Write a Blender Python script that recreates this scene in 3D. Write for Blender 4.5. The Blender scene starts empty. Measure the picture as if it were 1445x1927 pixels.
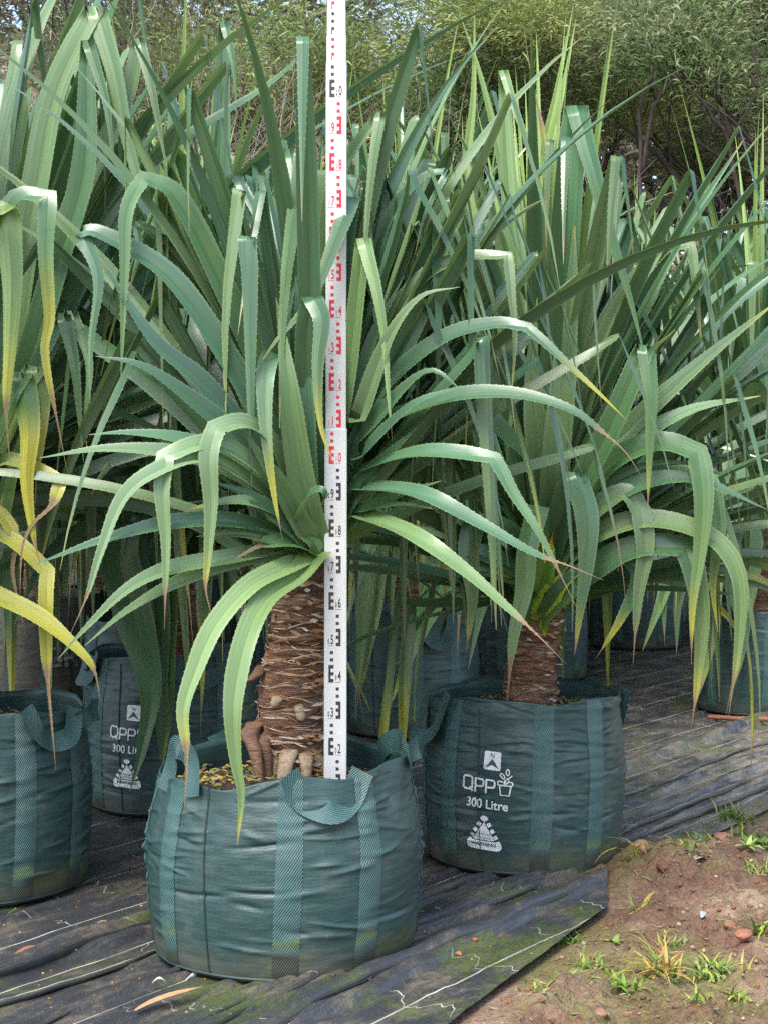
import bpy, bmesh, math, random
import numpy as np
from mathutils import Vector, Matrix, noise

# ------------------------------------------------------------------ camera, sky, sun, exposure
S = bpy.context.scene
C = S.collection
CAM_Z, FPX, PITCH = 1.3, 2870.0, math.atan(63.5 / 2870.0)
cam = bpy.data.cameras.new('camera')
cam.sensor_fit = 'VERTICAL'; cam.sensor_height = 36.0
cam.lens = 36.0 * FPX / 1927.0
cam.clip_end = 2000
camo = bpy.data.objects.new('camera', cam); C.objects.link(camo)
camo.location = (0, 0, CAM_Z); camo.rotation_euler = (math.pi / 2 - PITCH, 0, 0)
S.camera = camo
S.render.resolution_x, S.render.resolution_y = 767, 1024

SUN_EL, SUN_AZ = math.radians(58), math.radians(-150)      # azimuth from +Y, clockwise: behind the camera, to the left
w = bpy.data.worlds.new('World'); S.world = w; w.use_nodes = True
nt = w.node_tree
sky = nt.nodes.new('ShaderNodeTexSky'); sky.sky_type = 'NISHITA'; sky.sun_disc = False
sky.sun_elevation = SUN_EL; sky.sun_rotation = SUN_AZ
sky.air_density = 1.0; sky.dust_density = 3.0; sky.ozone_density = 0.6
bg = nt.nodes['Background']; bg.inputs['Strength'].default_value = 0.15
nt.links.new(sky.outputs[0], bg.inputs[0])
sl = bpy.data.lights.new('sun', 'SUN'); sl.energy = 1.4; sl.angle = math.radians(24); sl.color = (1.0, 0.98, 0.95)
so = bpy.data.objects.new('sun', sl); C.objects.link(so)
sd = Vector((math.sin(SUN_AZ) * math.cos(SUN_EL), math.cos(SUN_AZ) * math.cos(SUN_EL), math.sin(SUN_EL)))
so.rotation_euler = sd.to_track_quat('Z', 'Y').to_euler(); so.location = (0, 0, 30)
S.view_settings.view_transform = 'Standard'; S.view_settings.look = 'None'
S.view_settings.exposure = 1.65; S.view_settings.gamma = 1.0
S.render.engine = 'CYCLES'
S.cycles.use_denoising = False; S.cycles.use_adaptive_sampling = False; S.cycles.sample_clamp_indirect = 4.0
S.cycles.max_bounces = 6; S.cycles.diffuse_bounces = 3; S.cycles.transmission_bounces = 3

# ------------------------------------------------------------------ helpers
RNG = random.Random(11)
NP = np.random.default_rng(5)
_cp, _sp = math.cos(PITCH), math.sin(PITCH)

def at(px, py, Y):
    """point in the place at distance Y whose bearing was measured in the photograph"""
    a = (px - 722.5) / FPX; b = (963.5 - py) / FPX
    dx, dy, dz = a, _cp + b * _sp, -_sp + b * _cp
    k = Y / dy
    return np.array((dx * k, Y, CAM_Z + dz * k))

def seen(p):
    x, y, z = p[..., 0], p[..., 1], p[..., 2] - CAM_Z
    d = np.maximum(y * _cp - z * _sp, .05)
    return 722.5 + FPX * x / d, 963.5 - FPX * (y * _sp + z * _cp) / d

def mesh(name, verts, faces, mat=None, col=None, uv=None, smooth=False):
    me = bpy.data.meshes.new(name)
    me.from_pydata([tuple(v) for v in verts] if not isinstance(verts, np.ndarray) else verts.tolist(), [], faces if isinstance(faces, list) else faces.tolist())
    if col is not None:
        a = me.attributes.new('Col', 'FLOAT_COLOR', 'POINT')
        c = np.ones((len(verts), 4), dtype=np.float32); c[:, :3] = col
        a.data.foreach_set('color', c.ravel())
    if uv is not None:
        l = me.uv_layers.new(name='UVMap')
        idx = np.zeros(len(me.loops), dtype=np.int32); me.loops.foreach_get('vertex_index', idx)
        l.data.foreach_set('uv', np.asarray(uv, dtype=np.float32)[idx].ravel())
    if smooth: me.polygons.foreach_set('use_smooth', [True] * len(me.polygons))
    if mat: me.materials.append(mat)
    me.update()
    return me

def ob(name, me, parent=None, loc=(0, 0, 0), rot=(0, 0, 0), sc=(1, 1, 1)):
    o = bpy.data.objects.new(name, me); C.objects.link(o)
    o.location = loc; o.rotation_euler = rot; o.scale = sc
    if parent is not None: o.parent = parent
    return o

def tag(o, label=None, cat=None, group=None, kind=None):
    if label: o['label'] = label
    if cat: o['category'] = cat
    if group: o['group'] = group
    if kind: o['kind'] = kind
    return o

def thing(name, label, cat, loc=(0, 0, 0), group=None):
    o = bpy.data.objects.new(name, None); C.objects.link(o); o.location = loc; o.empty_display_size = .05
    return tag(o, label, cat, group)

def grid_faces(n, m, closed=False):
    """quads of an n x m vertex grid (rows n); closed joins the last column to the first"""
    i = np.arange(n - 1)[:, None]; j = np.arange(m if closed else m - 1)[None, :]
    j2 = (j + 1) % m
    return np.stack([i * m + j, i * m + j2, (i + 1) * m + j2, (i + 1) * m + j], -1).reshape(-1, 4)

def nz(x, y, z=0.0): return noise.noise(Vector((x, y, z)))
def fbm(x, y, z=0.0, o=4): return noise.fractal(Vector((x, y, z)), 0.6, 2.0, o)

def tube(pts, rad, sides=6, cap=True):
    pts = np.asarray(pts, float); n = len(pts)
    T = np.gradient(pts, axis=0); T /= np.linalg.norm(T, axis=1)[:, None] + 1e-9
    ref = np.array((0, 0, 1.0)) if abs(T[0][2]) < .9 else np.array((1.0, 0, 0))
    vs = []
    A = np.cross(T[0], ref); A /= np.linalg.norm(A)
    for i in range(n):
        A = A - T[i] * A.dot(T[i]); A /= np.linalg.norm(A) + 1e-9
        B = np.cross(T[i], A)
        for k in range(sides):
            a = 2 * math.pi * k / sides
            vs.append(pts[i] + (A * math.cos(a) + B * math.sin(a)) * rad[i])
    f = grid_faces(n, sides, True).tolist()
    if cap:
        f.append(list(range(sides))[::-1]); f.append([(n - 1) * sides + k for k in range(sides)])
    return np.array(vs), f

class MB:
    def __init__(s): s.v = []; s.f = []; s.c = []; s.n = 0
    def add(s, v, f, c=None):
        v = np.asarray(v, float); s.v.append(v)
        s.f += [[i + s.n for i in q] for q in (f.tolist() if isinstance(f, np.ndarray) else f)]
        s.c.append(np.broadcast_to(np.array(c if c is not None else (1, 1, 1), float), (len(v), 3))); s.n += len(v)
    def mesh(s, name, mat, smooth=False):
        return mesh(name, np.concatenate(s.v), s.f, mat, col=np.concatenate(s.c), smooth=smooth)

# ------------------------------------------------------------------ materials
def new_mat(name):
    m = bpy.data.materials.new(name); m.use_nodes = True
    return m, m.node_tree, m.node_tree.nodes['Principled BSDF']

class NB:
    """a little node builder"""
    def __init__(s, t): s.t = t
    def n(s, typ, **kw):
        x = s.t.nodes.new('ShaderNode' + typ)
        for k, v in kw.items():
            if k.startswith('i_'):
                key = k[2:]; key = int(key) if key.isdigit() else key.replace('_', ' ')
                if hasattr(v, 'is_output') or isinstance(v, bpy.types.NodeSocket): s.t.links.new(v, x.inputs[key])
                else: x.inputs[key].default_value = v
            else: setattr(x, k, v)
        return x
    def math(s, op, a, b=0.0, c=None):
        kw = {'i_0': a, 'i_1': b}
        if c is not None: kw['i_2'] = c
        return s.n('Math', operation=op, **kw).outputs[0]
    def ramp(s, fac, stops, interp='LINEAR'):
        r = s.n('ValToRGB', i_Fac=fac); r.color_ramp.interpolation = interp
        e = r.color_ramp.elements
        while len(e) < len(stops): e.new(.5)
        for k, (p, c) in enumerate(stops):
            e[k].position = p; e[k].color = (c, c, c, 1) if isinstance(c, (int, float)) else (*c, 1)
        return r.outputs[0]
    def mix(s, fac, a, b, mode='MIX'):
        x = s.t.nodes.new('ShaderNodeMix'); x.data_type = 'RGBA'; x.blend_type = mode
        for sock, v in ((x.inputs[0], fac), (x.inputs[6], a), (x.inputs[7], b)):
            if isinstance(v, bpy.types.NodeSocket): s.t.links.new(v, sock)
            elif isinstance(v, tuple): sock.default_value = (*v[:3], 1)
            else: sock.default_value = v
        return x.outputs[2]
    def noise(s, vec, scale, detail=4, rough=.55):
        return s.n('TexNoise', i_Vector=vec, i_Scale=scale, i_Detail=detail, i_Roughness=rough).outputs['Fac']
    def mapping(s, vec, scale=(1, 1, 1), rot=(0, 0, 0)):
        return s.n('Mapping', i_Vector=vec, i_Scale=scale, i_Rotation=rot).outputs[0]
    def bump(s, h, strength=.3, dist=.01, nrm=None):
        kw = {'i_Height': h, 'i_Strength': strength, 'i_Distance': dist}
        if nrm is not None: kw['i_Normal'] = nrm
        return s.n('Bump', **kw).outputs[0]

def leaf_material():
    m, t, p = new_mat('pandanus_leaf'); b = NB(t)
    col = b.n('Attribute', attribute_name='Col').outputs['Color']
    uv = b.n('UVMap', uv_map='UVMap').outputs[0]
    # fine veins running along the blade
    v1 = b.noise(b.mapping(uv, (60, 1.2, 1)), 1.0, 3, .6)
    v2 = b.noise(b.mapping(uv, (9, 2.0, 1)), 1.0, 3, .6)
    blot = b.noise(b.n('TexCoord').outputs['Object'], 14.0, 3)
    f = b.math('MULTIPLY', b.ramp(v1, [(.3, .85), (.7, 1.12)]), b.ramp(v2, [(.32, .8), (.68, 1.18)]))
    c = b.mix(1.0, col, f, 'MULTIPLY')
    c = b.mix(b.ramp(blot, [(.62, 0), (.8, .35)]), c, (.16, .17, .03))
    # the pale toothed margin
    sx = b.n('SeparateXYZ', i_Vector=uv)
    e = b.math('ABSOLUTE', b.math('SUBTRACT', sx.outputs[0], .5))
    edge = b.ramp(e, [(.478, 0), (.495, .6)])
    dash = b.ramp(b.math('FRACT', b.math('MULTIPLY', sx.outputs[1], 70)), [(.35, .25), (.6, .9)])
    c = b.mix(b.math('MULTIPLY', edge, dash), c, (.36, .42, .16))
    mid = b.ramp(e, [(.0, .55), (.05, 0)])
    c = b.mix(b.math('MULTIPLY', mid, .5), c, (.2, .27, .1))
    t.links.new(c, p.inputs['Base Color'])
    p.inputs['Roughness'].default_value = .30
    p.inputs['Specular IOR Level'].default_value = .62
    nb = b.bump(v1, .18, .0015); t.links.new(nb, p.inputs['Normal'])
    tr = b.n('BsdfTranslucent', i_Color=b.mix(.5, c, (.2, .3, .04)))
    ms = b.n('MixShader', i_0=.22); t.links.new(p.outputs[0], ms.inputs[1]); t.links.new(tr.outputs[0], ms.inputs[2])
    t.links.new(ms.outputs[0], t.nodes['Material Output'].inputs[0])
    return m

def col_material(name, rough=.7, transl=0.0, nscale=0, spec=.3, bumpd=0.0):
    m, t, p = new_mat(name); b = NB(t)
    c = b.n('Attribute', attribute_name='Col').outputs['Color']
    if nscale:
        n = b.noise(b.n('TexCoord').outputs['Object'], nscale, 5)
        c = b.mix(1.0, c, b.ramp(n, [(.25, .6), (.75, 1.35)]), 'MULTIPLY')
        if bumpd: t.links.new(b.bump(n, .6, bumpd), p.inputs['Normal'])
    t.links.new(c, p.inputs['Base Color']); p.inputs['Roughness'].default_value = rough
    p.inputs['Specular IOR Level'].default_value = spec
    if transl:
        tr = b.n('BsdfTranslucent', i_Color=c)
        ms = b.n('MixShader', i_0=transl); t.links.new(p.outputs[0], ms.inputs[1]); t.links.new(tr.outputs[0], ms.inputs[2])
        t.links.new(ms.outputs[0], t.nodes['Material Output'].inputs[0])
    return m

def bag_material(name, base, dirt, inner=False):
    m, t, p = new_mat(name); b = NB(t)
    obj = b.n('TexCoord').outputs['Object']; uv = b.n('UVMap', uv_map='UVMap').outputs[0]
    big = b.noise(obj, 3.2, 4); fine = b.noise(b.mapping(uv, (8, 60, 1)), 1.0, 4)
    c = b.mix(b.ramp(big, [(.3, 0), (.7, 1)]), base, tuple(x * 1.35 + .004 for x in base))
    c = b.mix(b.ramp(fine, [(.55, 0), (.9, .2)]), c, tuple(x * 1.5 + .01 for x in base))
    # tape weave
    wv = b.n('TexWave', wave_type='BANDS', bands_direction='X', i_Vector=uv, i_Scale=95.0, i_Distortion=.4).outputs['Fac']
    wh = b.n('TexWave', wave_type='BANDS', bands_direction='Y', i_Vector=uv, i_Scale=95.0, i_Distortion=.4).outputs['Fac']
    weave = b.math('MULTIPLY', wv, wh)
    grain = b.noise(b.mapping(uv, (150, 190, 1)), 1.0, 3, .7)
    c = b.mix(1.0, c, b.ramp(grain, [(.3, .72), (.7, 1.3)]), 'MULTIPLY')
    c = b.mix(b.math('MULTIPLY', weave, .22), c, tuple(x * 1.9 + .01 for x in base))
    # dust rubbed on by use, algae and mud splashed round the foot
    dust = b.noise(obj, 7.0, 6, .65)
    c = b.mix(b.ramp(dust, [(.52, 0), (.75, .3)]), c, (.16, .17, .15))
    z = b.n('SeparateXYZ', i_Vector=obj).outputs[2]
    lift = b.math('ADD', z, b.math('MULTIPLY', b.noise(obj, 6.0, 4), -.16))
    foot = b.ramp(b.math('ADD', lift, .1), [(.0, 1), (.13, 0)])
    c = b.mix(b.math('MULTIPLY', foot, .75), c, dirt)
    alg = b.math('MULTIPLY', b.ramp(b.math('ABSOLUTE', b.math('SUBTRACT', z, .06)), [(0, 1), (.05, 0)]), b.ramp(b.noise(obj, 4.5, 3), [(.5, 0), (.66, .8)]))
    c = b.mix(b.math('MULTIPLY', alg, .6), c, (.085, .105, .018))
    sp = b.n('TexVoronoi', i_Vector=obj, i_Scale=38.0).outputs['Distance']
    c = b.mix(b.math('MULTIPLY', b.ramp(sp, [(.03, .8), (.06, 0)]), b.ramp(dust, [(.5, 0), (.6, 1)])), c, (.35, .36, .33))
    t.links.new(c, p.inputs['Base Color'])
    p.inputs['Roughness'].default_value = .36
    p.inputs['Specular IOR Level'].default_value = .45
    wr = b.noise(b.mapping(uv, (6.0, 42, 1)), 1.0, 5, .62)
    n1 = b.bump(wr, .45, .008)
    n2 = b.bump(weave, .3, .0012, n1)
    t.links.new(n2, p.inputs['Normal'])
    return m

def webbing_material():
    m, t, p = new_mat('webbing'); b = NB(t)
    uv = b.n('UVMap', uv_map='UVMap').outputs[0]; obj = b.n('TexCoord').outputs['Object']
    w1 = b.n('TexWave', wave_type='BANDS', bands_direction='X', i_Vector=b.mapping(uv, (1, 1, 1), (0, 0, math.radians(33))), i_Scale=54.0, i_Distortion=.8, i_Detail_Scale=4.0).outputs['Fac']
    w2 = b.n('TexWave', wave_type='BANDS', bands_direction='X', i_Vector=uv, i_Scale=70.0, i_Distortion=1.0).outputs['Fac']
    h = b.math('MULTIPLY', w1, b.math('ADD', b.math('MULTIPLY', w2, .5), .5))
    c = b.mix(h, (.012, .038, .038), (.082, .19, .182))
    c = b.mix(b.ramp(b.noise(obj, 9, 4), [(.5, 0), (.8, .35)]), c, (.13, .17, .15))
    z = b.n('SeparateXYZ', i_Vector=obj).outputs[2]
    lift = b.math('ADD', z, b.math('MULTIPLY', b.noise(obj, 9.0, 4), -.12))
    c = b.mix(b.ramp(b.math('ADD', lift, .06), [(.05, .85), (.085, 0)]), c, (.03, .03, .018))
    alg = b.math('MULTIPLY', b.ramp(b.math('ABSOLUTE', b.math('SUBTRACT', lift, .04)), [(0, 1), (.022, 0)]), b.ramp(b.noise(obj, 5, 3), [(.42, 0), (.6, .9)]))
    c = b.mix(b.math('MULTIPLY', alg, .55), c, (.14, .18, .012))
    t.links.new(c, p.inputs['Base Color']); p.inputs['Roughness'].default_value = .55
    t.links.new(b.bump(h, .8, .002), p.inputs['Normal'])
    return m

def mat_material():
    m, t, p = new_mat('weed_mat'); b = NB(t)
    uv = b.n('UVMap', uv_map='UVMap').outputs[0]; sx = b.n('SeparateXYZ', i_Vector=uv)
    u, v = sx.outputs[0], sx.outputs[1]
    lng = b.noise(b.mapping(uv, (3.4, 8, 1)), 1.0, 10, .74)
    big = b.noise(uv, 1.7, 5, .6); fine = b.noise(uv, 45.0, 6, .7); mossn = b.noise(uv, 2.6, 6, .68)
    c = b.mix(big, (.021, .023, .026), (.048, .051, .054))
    c = b.mix(b.math('MULTIPLY', b.ramp(lng, [(.49, 0), (.60, .8)]), b.ramp(fine, [(.38, .1), (.6, 1)])), c, (.14, .11, .072))
    # the dusty trodden run between the rows, out by the track
    far = b.math('MULTIPLY', b.ramp(b.math('DIVIDE', u, 10.0), [(.46, 0), (.53, 1), (.75, 1), (.85, 0)]), b.ramp(b.math('DIVIDE', v, 10.0), [(.26, 1), (.36, 0)]))
    c = b.mix(b.math('MULTIPLY', far, b.ramp(b.noise(b.mapping(uv, (3.2, 8, 1)), 1.0, 9, .72), [(.40, 0), (.56, .85)])), c, (.27, .23, .17))
    c = b.mix(b.math('MULTIPLY', b.ramp(b.math('ADD', mossn, b.ramp(b.math('DIVIDE', v, 10.0), [(.217, .045), (.226, 0)])), [(.53, 0), (.62, .9)]), b.ramp(fine, [(.36, .1), (.56, 1)])), c, (.06, .085, .012))
    c = b.mix(1.0, c, b.ramp(b.noise(uv, 160.0, 4, .7), [(.3, .65), (.7, 1.4)]), 'MULTIPLY')
    tape = b.n('TexBrick', i_Vector=uv, i_Scale=1.0, i_Mortar_Size=.0012, i_Brick_Width=.011, i_Row_Height=.011, i_Color1=(1.15, 1.15, 1.15, 1), i_Color2=(.85, .85, .85, 1), i_Mortar=(.5, .5, .5, 1)).outputs[0]
    c = b.mix(.6, c, b.mix(1.0, c, tape, 'MULTIPLY'))
    # white tracer threads along the weave, and loose cross threads
    wob = b.math('MULTIPLY', b.noise(b.mapping(uv, (1.5, 0, 1)), 1.0, 2), .05)
    fr = b.math('FRACT', b.math('ADD', b.math('MULTIPLY', b.math('ADD', v, wob), 1 / .30), .38))
    line = b.ramp(b.math('ABSOLUTE', b.math('SUBTRACT', fr, .5)), [(.004, 1), (.009, 0)])
    wob2 = b.math('MULTIPLY', b.noise(b.mapping(uv, (0.4, 8, 1)), 1.0, 3), .42)
    fr2 = b.math('FRACT', b.math('MULTIPLY', b.math('ADD', u, wob2), 1 / .34))
    line2 = b.math('MULTIPLY', b.ramp(b.math('ABSOLUTE', b.math('SUBTRACT', fr2, .5)), [(.003, 1), (.008, 0)]), b.ramp(b.noise(b.mapping(uv, (1.3, 5, 1)), 1.0, 2), [(.47, 0), (.52, 1)]))
    ln = b.math('MAXIMUM', line, line2)
    c = b.mix(b.math('MULTIPLY', ln, b.ramp(b.noise(uv, 5.0, 4), [(.35, .25), (.55, .9)])), c, (.48, .48, .44))
    t.links.new(c, p.inputs['Base Color'])
    t.links.new(b.ramp(lng, [(.42, .30), (.62, .75)]), p.inputs['Roughness'])
    n1 = b.bump(b.noise(b.mapping(uv, (1.2, 16, 1)), 1.0, 4), .5, .02)
    n2 = b.bump(b.math('ADD', fine, b.math('MULTIPLY', ln, .6)), .4, .004, n1)
    t.links.new(n2, p.inputs['Normal'])
    return m

def soil_material():
    m, t, p = new_mat('soil'); b = NB(t)
    obj = b.n('TexCoord').outputs['Object']
    a = b.noise(obj, 2.2, 6, .6); d = b.noise(obj, 17.0, 6, .65); g = b.noise(obj, 1.4, 5, .65); f = b.noise(obj, 70, 4, .6)
    c = b.ramp(a, [(.3, (.095, .055, .036)), (.48, (.16, .102, .068)), (.58, (.235, .17, .115)), (.7, (.29, .22, .155))])
    c = b.mix(b.ramp(d, [(.5, 0), (.68, .75)]), c, (.15, .072, .048))
    c = b.mix(b.ramp(d, [(.25, .55), (.42, 0)]), c, (.06, .038, .024))
    c = b.mix(b.math('MULTIPLY', b.ramp(g, [(.47, 0), (.58, .85)]), b.ramp(f, [(.4, .1), (.54, 1)])), c, (.11, .125, .03))
    c = b.mix(1.0, c, b.ramp(f, [(.3, .7), (.7, 1.25)]), 'MULTIPLY')
    t.links.new(c, p.inputs['Base Color']); p.inputs['Roughness'].default_value = .85
    p.inputs['Specular IOR Level'].default_value = .2
    t.links.new(b.bump(d, .9, .03, b.bump(f, .9, .01)), p.inputs['Normal'])
    return m

def bark_material():
    m, t, p = new_mat('pandanus_bark'); b = NB(t)
    obj = b.n('TexCoord').outputs['Object']
    rings = b.noise(b.mapping(obj, (7, 7, 75)), 1.0, 6, .68)
    r2 = b.noise(b.mapping(obj, (16, 16, 190)), 1.0, 4, .6)
    big = b.noise(obj, 11, 4)
    c = b.ramp(rings, [(.34, (.035, .016, .010)), (.45, (.16, .068, .036)), (.56, (.31, .17, .095)), (.70, (.46, .36, .26))])
    c = b.mix(b.ramp(big, [(.5, 0), (.75, .5)]), c, (.30, .21, .13))
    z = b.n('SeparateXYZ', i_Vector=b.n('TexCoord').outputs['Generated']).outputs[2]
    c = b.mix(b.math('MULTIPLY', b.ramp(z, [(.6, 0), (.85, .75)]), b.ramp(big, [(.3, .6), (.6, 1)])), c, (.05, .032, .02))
    c = b.mix(1.0, c, b.ramp(r2, [(.3, .62), (.7, 1.25)]), 'MULTIPLY')
    t.links.new(c, p.inputs['Base Color']); p.inputs['Roughness'].default_value = .75
    t.links.new(b.bump(rings, 1.0, .022, b.bump(r2, .8, .006)), p.inputs['Normal'])
    return m

def plain(name, c, rough=.5, nscale=0, var=.25, bumpd=0, spec=.4):
    m, t, p = new_mat(name); b = NB(t)
    if nscale:
        n = b.noise(b.n('TexCoord').outputs['Object'], nscale, 5, .6)
        t.links.new(b.mix(1.0, c, b.ramp(n, [(.25, 1 - var), (.75, 1 + var)]), 'MULTIPLY'), p.inputs['Base Color'])
        if bumpd: t.links.new(b.bump(n, .6, bumpd), p.inputs['Normal'])
    else: p.inputs['Base Color'].default_value = (*c, 1)
    p.inputs['Roughness'].default_value = rough; p.inputs['Specular IOR Level'].default_value = spec
    return m

M = {}
M['leaf'] = leaf_material()
M['bag'] = bag_material('woven_green_bag', (.017, .043, .041), (.10, .085, .055))
M['bag_dusty'] = bag_material('woven_dusty_bag', (.075, .07, .055), (.16, .12, .08))
M['web'] = webbing_material()
M['mat'] = mat_material()
M['soil'] = soil_material()
M['bark'] = bark_material()
def root_material(name, c1, c2, dark):
    m, t, p = new_mat(name); b = NB(t); obj = b.n('TexCoord').outputs['Object']
    ring = b.noise(b.mapping(obj, (20, 20, 120)), 1.0, 5, .65); pore = b.n('TexVoronoi', i_Vector=obj, i_Scale=170.0).outputs['Distance']; big = b.noise(obj, 28, 5, .6)
    c = b.mix(b.ramp(big, [(.35, 0), (.65, 1)]), c1, c2)
    c = b.mix(b.ramp(ring, [(.36, .75), (.48, 0)]), c, dark)
    c = b.mix(b.math('MULTIPLY', b.ramp(pore, [(.12, .8), (.3, 0)]), b.ramp(big, [(.45, 0), (.55, 1)])), c, dark)
    t.links.new(c, p.inputs['Base Color']); p.inputs['Roughness'].default_value = .7
    t.links.new(b.bump(ring, .9, .006, b.bump(pore, .5, .002)), p.inputs['Normal'])
    return m
M['root'] = root_material('prop_root', (.30, .21, .115), (.42, .33, .21), (.10, .06, .03))
M['root_old'] = root_material('old_prop_root', (.13, .065, .035), (.24, .135, .075), (.03, .016, .01))
M['potsoil'] = plain('potting_mix', (.045, .032, .022), .95, 55, .6, .02)
M['chips'] = col_material('mulch_chips', .8)
M['ink'] = plain('white_print', (.62, .66, .66), .55, 60, .15)
M['ink_dark'] = plain('dark_print', (.03, .07, .07), .6)
M['staff'] = plain('staff_white', (.54, .55, .53), .33, 9, .05)
M['red'] = plain('staff_red', (.60, .016, .045), .4)
M['black'] = plain('staff_black', (.035, .03, .035), .4)
M['flake'] = col_material('bark_flakes', .75, 0, 40)
M['foliage'] = col_material('tree_foliage', .6, .3)
M['wood'] = plain('tree_bark', (.05, .038, .03), .85, 9, .5, .02)
M['twig'] = plain('dead_twig', (.21, .18, .15), .85, 5, .4)
M['grass'] = col_material('grass_blades', .5, .2)
M['stone'] = col_material('stones', .85, 0, 50, .2, .004)
M['pipe'] = plain('brown_stick', (.21, .085, .05), .6, 30, .3, .003)
M['litter'] = col_material('leaf_litter', .75, 0, 30)
M['seam'] = plain('bag_seam', (.012, .032, .031), .6)

# ------------------------------------------------------------------ the ground
UX, UY, VX, VY = .588, .809, -.809, .588        # u runs along the planting rows, v across them
def uv_of(x, y): return x * UX + y * UY, x * VX + y * VY
def xy_of(u, v): return u * UX + v * VX, u * UY + v * VY

def ground_h(x, y):
    u, v = uv_of(x, y)
    h = -.012
    ve = 1.985 + .135 * (u - 3.02) if u < 4.1 else 2.13 + .15 * min(1, (u - 4.1) / .25)
    out = min(1, max(0, (ve - v) / .16))                      # bare soil beside the mat
    if out > 0 and y < 12:
        h += out * (.012 + .03 * fbm(x * 2.1, y * 2.1, 3) + .036 * max(0, fbm(x * 7, y * 7, 7)) + .020 * fbm(x * 17, y * 17, 1) + .010 * fbm(x * 45, y * 45, 4, 2))
    d = ((u - 4.62) / .36) ** 2 + ((v - 2.22) / .24) ** 2      # the heap washed over the mat's edge
    if d < 6: h += .075 * math.exp(-d) * (1 + .5 * fbm(x * 9, y * 9, 5))
    return h

def axis(lo, hi, step, far_lo, far_hi):
    a = list(np.arange(lo, hi, step)); s = step; x = lo; pre = []
    while x > far_lo: s *= 1.28; x -= s; pre.append(x)
    s = step; x = a[-1]; post = []
    while x < far_hi: s *= 1.28; x += s; post.append(x)
    return np.array(pre[::-1] + a + post)
gx = axis(.0, 2.4, .0135, -400, 400); gy = axis(3.45, 6.7, .0135, -60, 900)
X, Y = np.meshgrid(gx, gy); gz = np.empty_like(X)
for i in range(X.shape[0]):
    for j in range(X.shape[1]): gz[i, j] = ground_h(X[i, j], Y[i, j]) if (-2 < X[i, j] < 4 and 2 < Y[i, j] < 14) else -.012
o = ob('ground', mesh('ground', np.stack([X, Y, gz], -1).reshape(-1, 3), grid_faces(*X.shape), M['soil'], smooth=True)); tag(o, kind='structure')

def fold(v, c, wd, h):
    """a rounded roll of slack cloth"""
    q = abs(v - c) / wd
    return h * math.sqrt(max(0, 1 - q * q)) if q < 1 else 0
def flap(v, c, wd, h):
    """an overlap: a step towards the path that dies away up the slope"""
    return h * smooth1((v - c) / .008) * max(0, 1 - max(0, v - c) / wd) ** 1.5
def smooth1(t): t = max(0., min(1., t)); return t * t * (3 - 2 * t)
def mat_h(u, v, top):
    h = .004 + .004 * fbm(u * 1.5, v * 6, 2)
    wv = .045 * fbm(u * .8, 1.3, 0)
    if top:
        h += fold(v + wv, 2.262, .030, .036) * (.8 + .5 * fbm(u * 1.3, 4)) + flap(v + wv, 2.385, .07, .020) + fold(v + wv * .5, 2.47, .018, .016) + .008
        h += .006 * max(0, fbm(u * 5, v * 9, 3))
        if v < 2.2: h += -.010 * (2.2 - v) / .17
    else:
        for i, (c, wd, hh) in enumerate(((2.62, .02, .020), (2.50, .014, .014), (2.74, .09, -.018), (3.12, .036, .042), (2.92, .1, -.016), (3.34, .1, -.014), (3.52, .018, .016), (3.75, .1, -.014), (3.95, .02, .018), (4.75, .03, .02), (5.6, .03, .02))):
            vv = v + wv * (1 + .4 * math.sin(c * 7))
            k = .55 + .75 * max(0, .4 + fbm(u * .7, c * 3))
            h += fold(vv, c, wd, hh * k) if hh > 0 else flap(vv, c, wd, -hh * k)
        h += .003 * max(0, fbm(u * 2.2, v * 14, 8))
    return h
def sheet(name, us, vfun, top, dz):
    vs, uvs = [], []
    for u in us:
        for v in vfun(u):
            x, y = xy_of(u, v); vs.append((x, y, mat_h(u, v, top) + dz)); uvs.append((u, v))
    return tag(ob(name, mesh(name, np.array(vs), grid_faces(len(us), len(vfun(us[0]))), M['mat'], uv=np.array(uvs), smooth=True)), kind='structure')
base_v = np.concatenate([np.arange(0, 1.9, .0055), np.arange(1.9, 14, .16)])
sheet('weed_mat', np.concatenate([np.arange(.5, 7, .04), np.arange(7, 30, .3)]), lambda u: 2.28 + .03 * nz(u * 3, 2) + base_v, False, 0)
def edge_v(u): return 1.985 + .135 * (u - 3.02) + .010 * nz(u * 2, 1)
vs, uvs = [], []; NS, NV = 118, 92
for i in range(NS):
    for j in range(NV):
        w_ = j / (NV - 1); un = 1.2 + 2.9 * i / (NS - 1); v = edge_v(un) * (1 - w_) + 2.53 * w_
        ue = 4.07 + .30 * min(1, max(0, (v - 2.13) / .16)) + .012 * nz(v * 40, 3)        # torn off at a slant
        u = 1.2 + (ue - 1.2) * i / (NS - 1); x, y = xy_of(u, v)
        vs.append((x, y, mat_h(u, v, True) + .012)); uvs.append((u, v))
tag(ob('weed_mat', mesh('weed_mat', np.array(vs), grid_faces(NS, NV), M['mat'], uv=np.array(uvs), smooth=True)), kind='structure')
mats = [o_ for o_ in bpy.data.objects if o_.name.startswith('weed_mat')]
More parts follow.
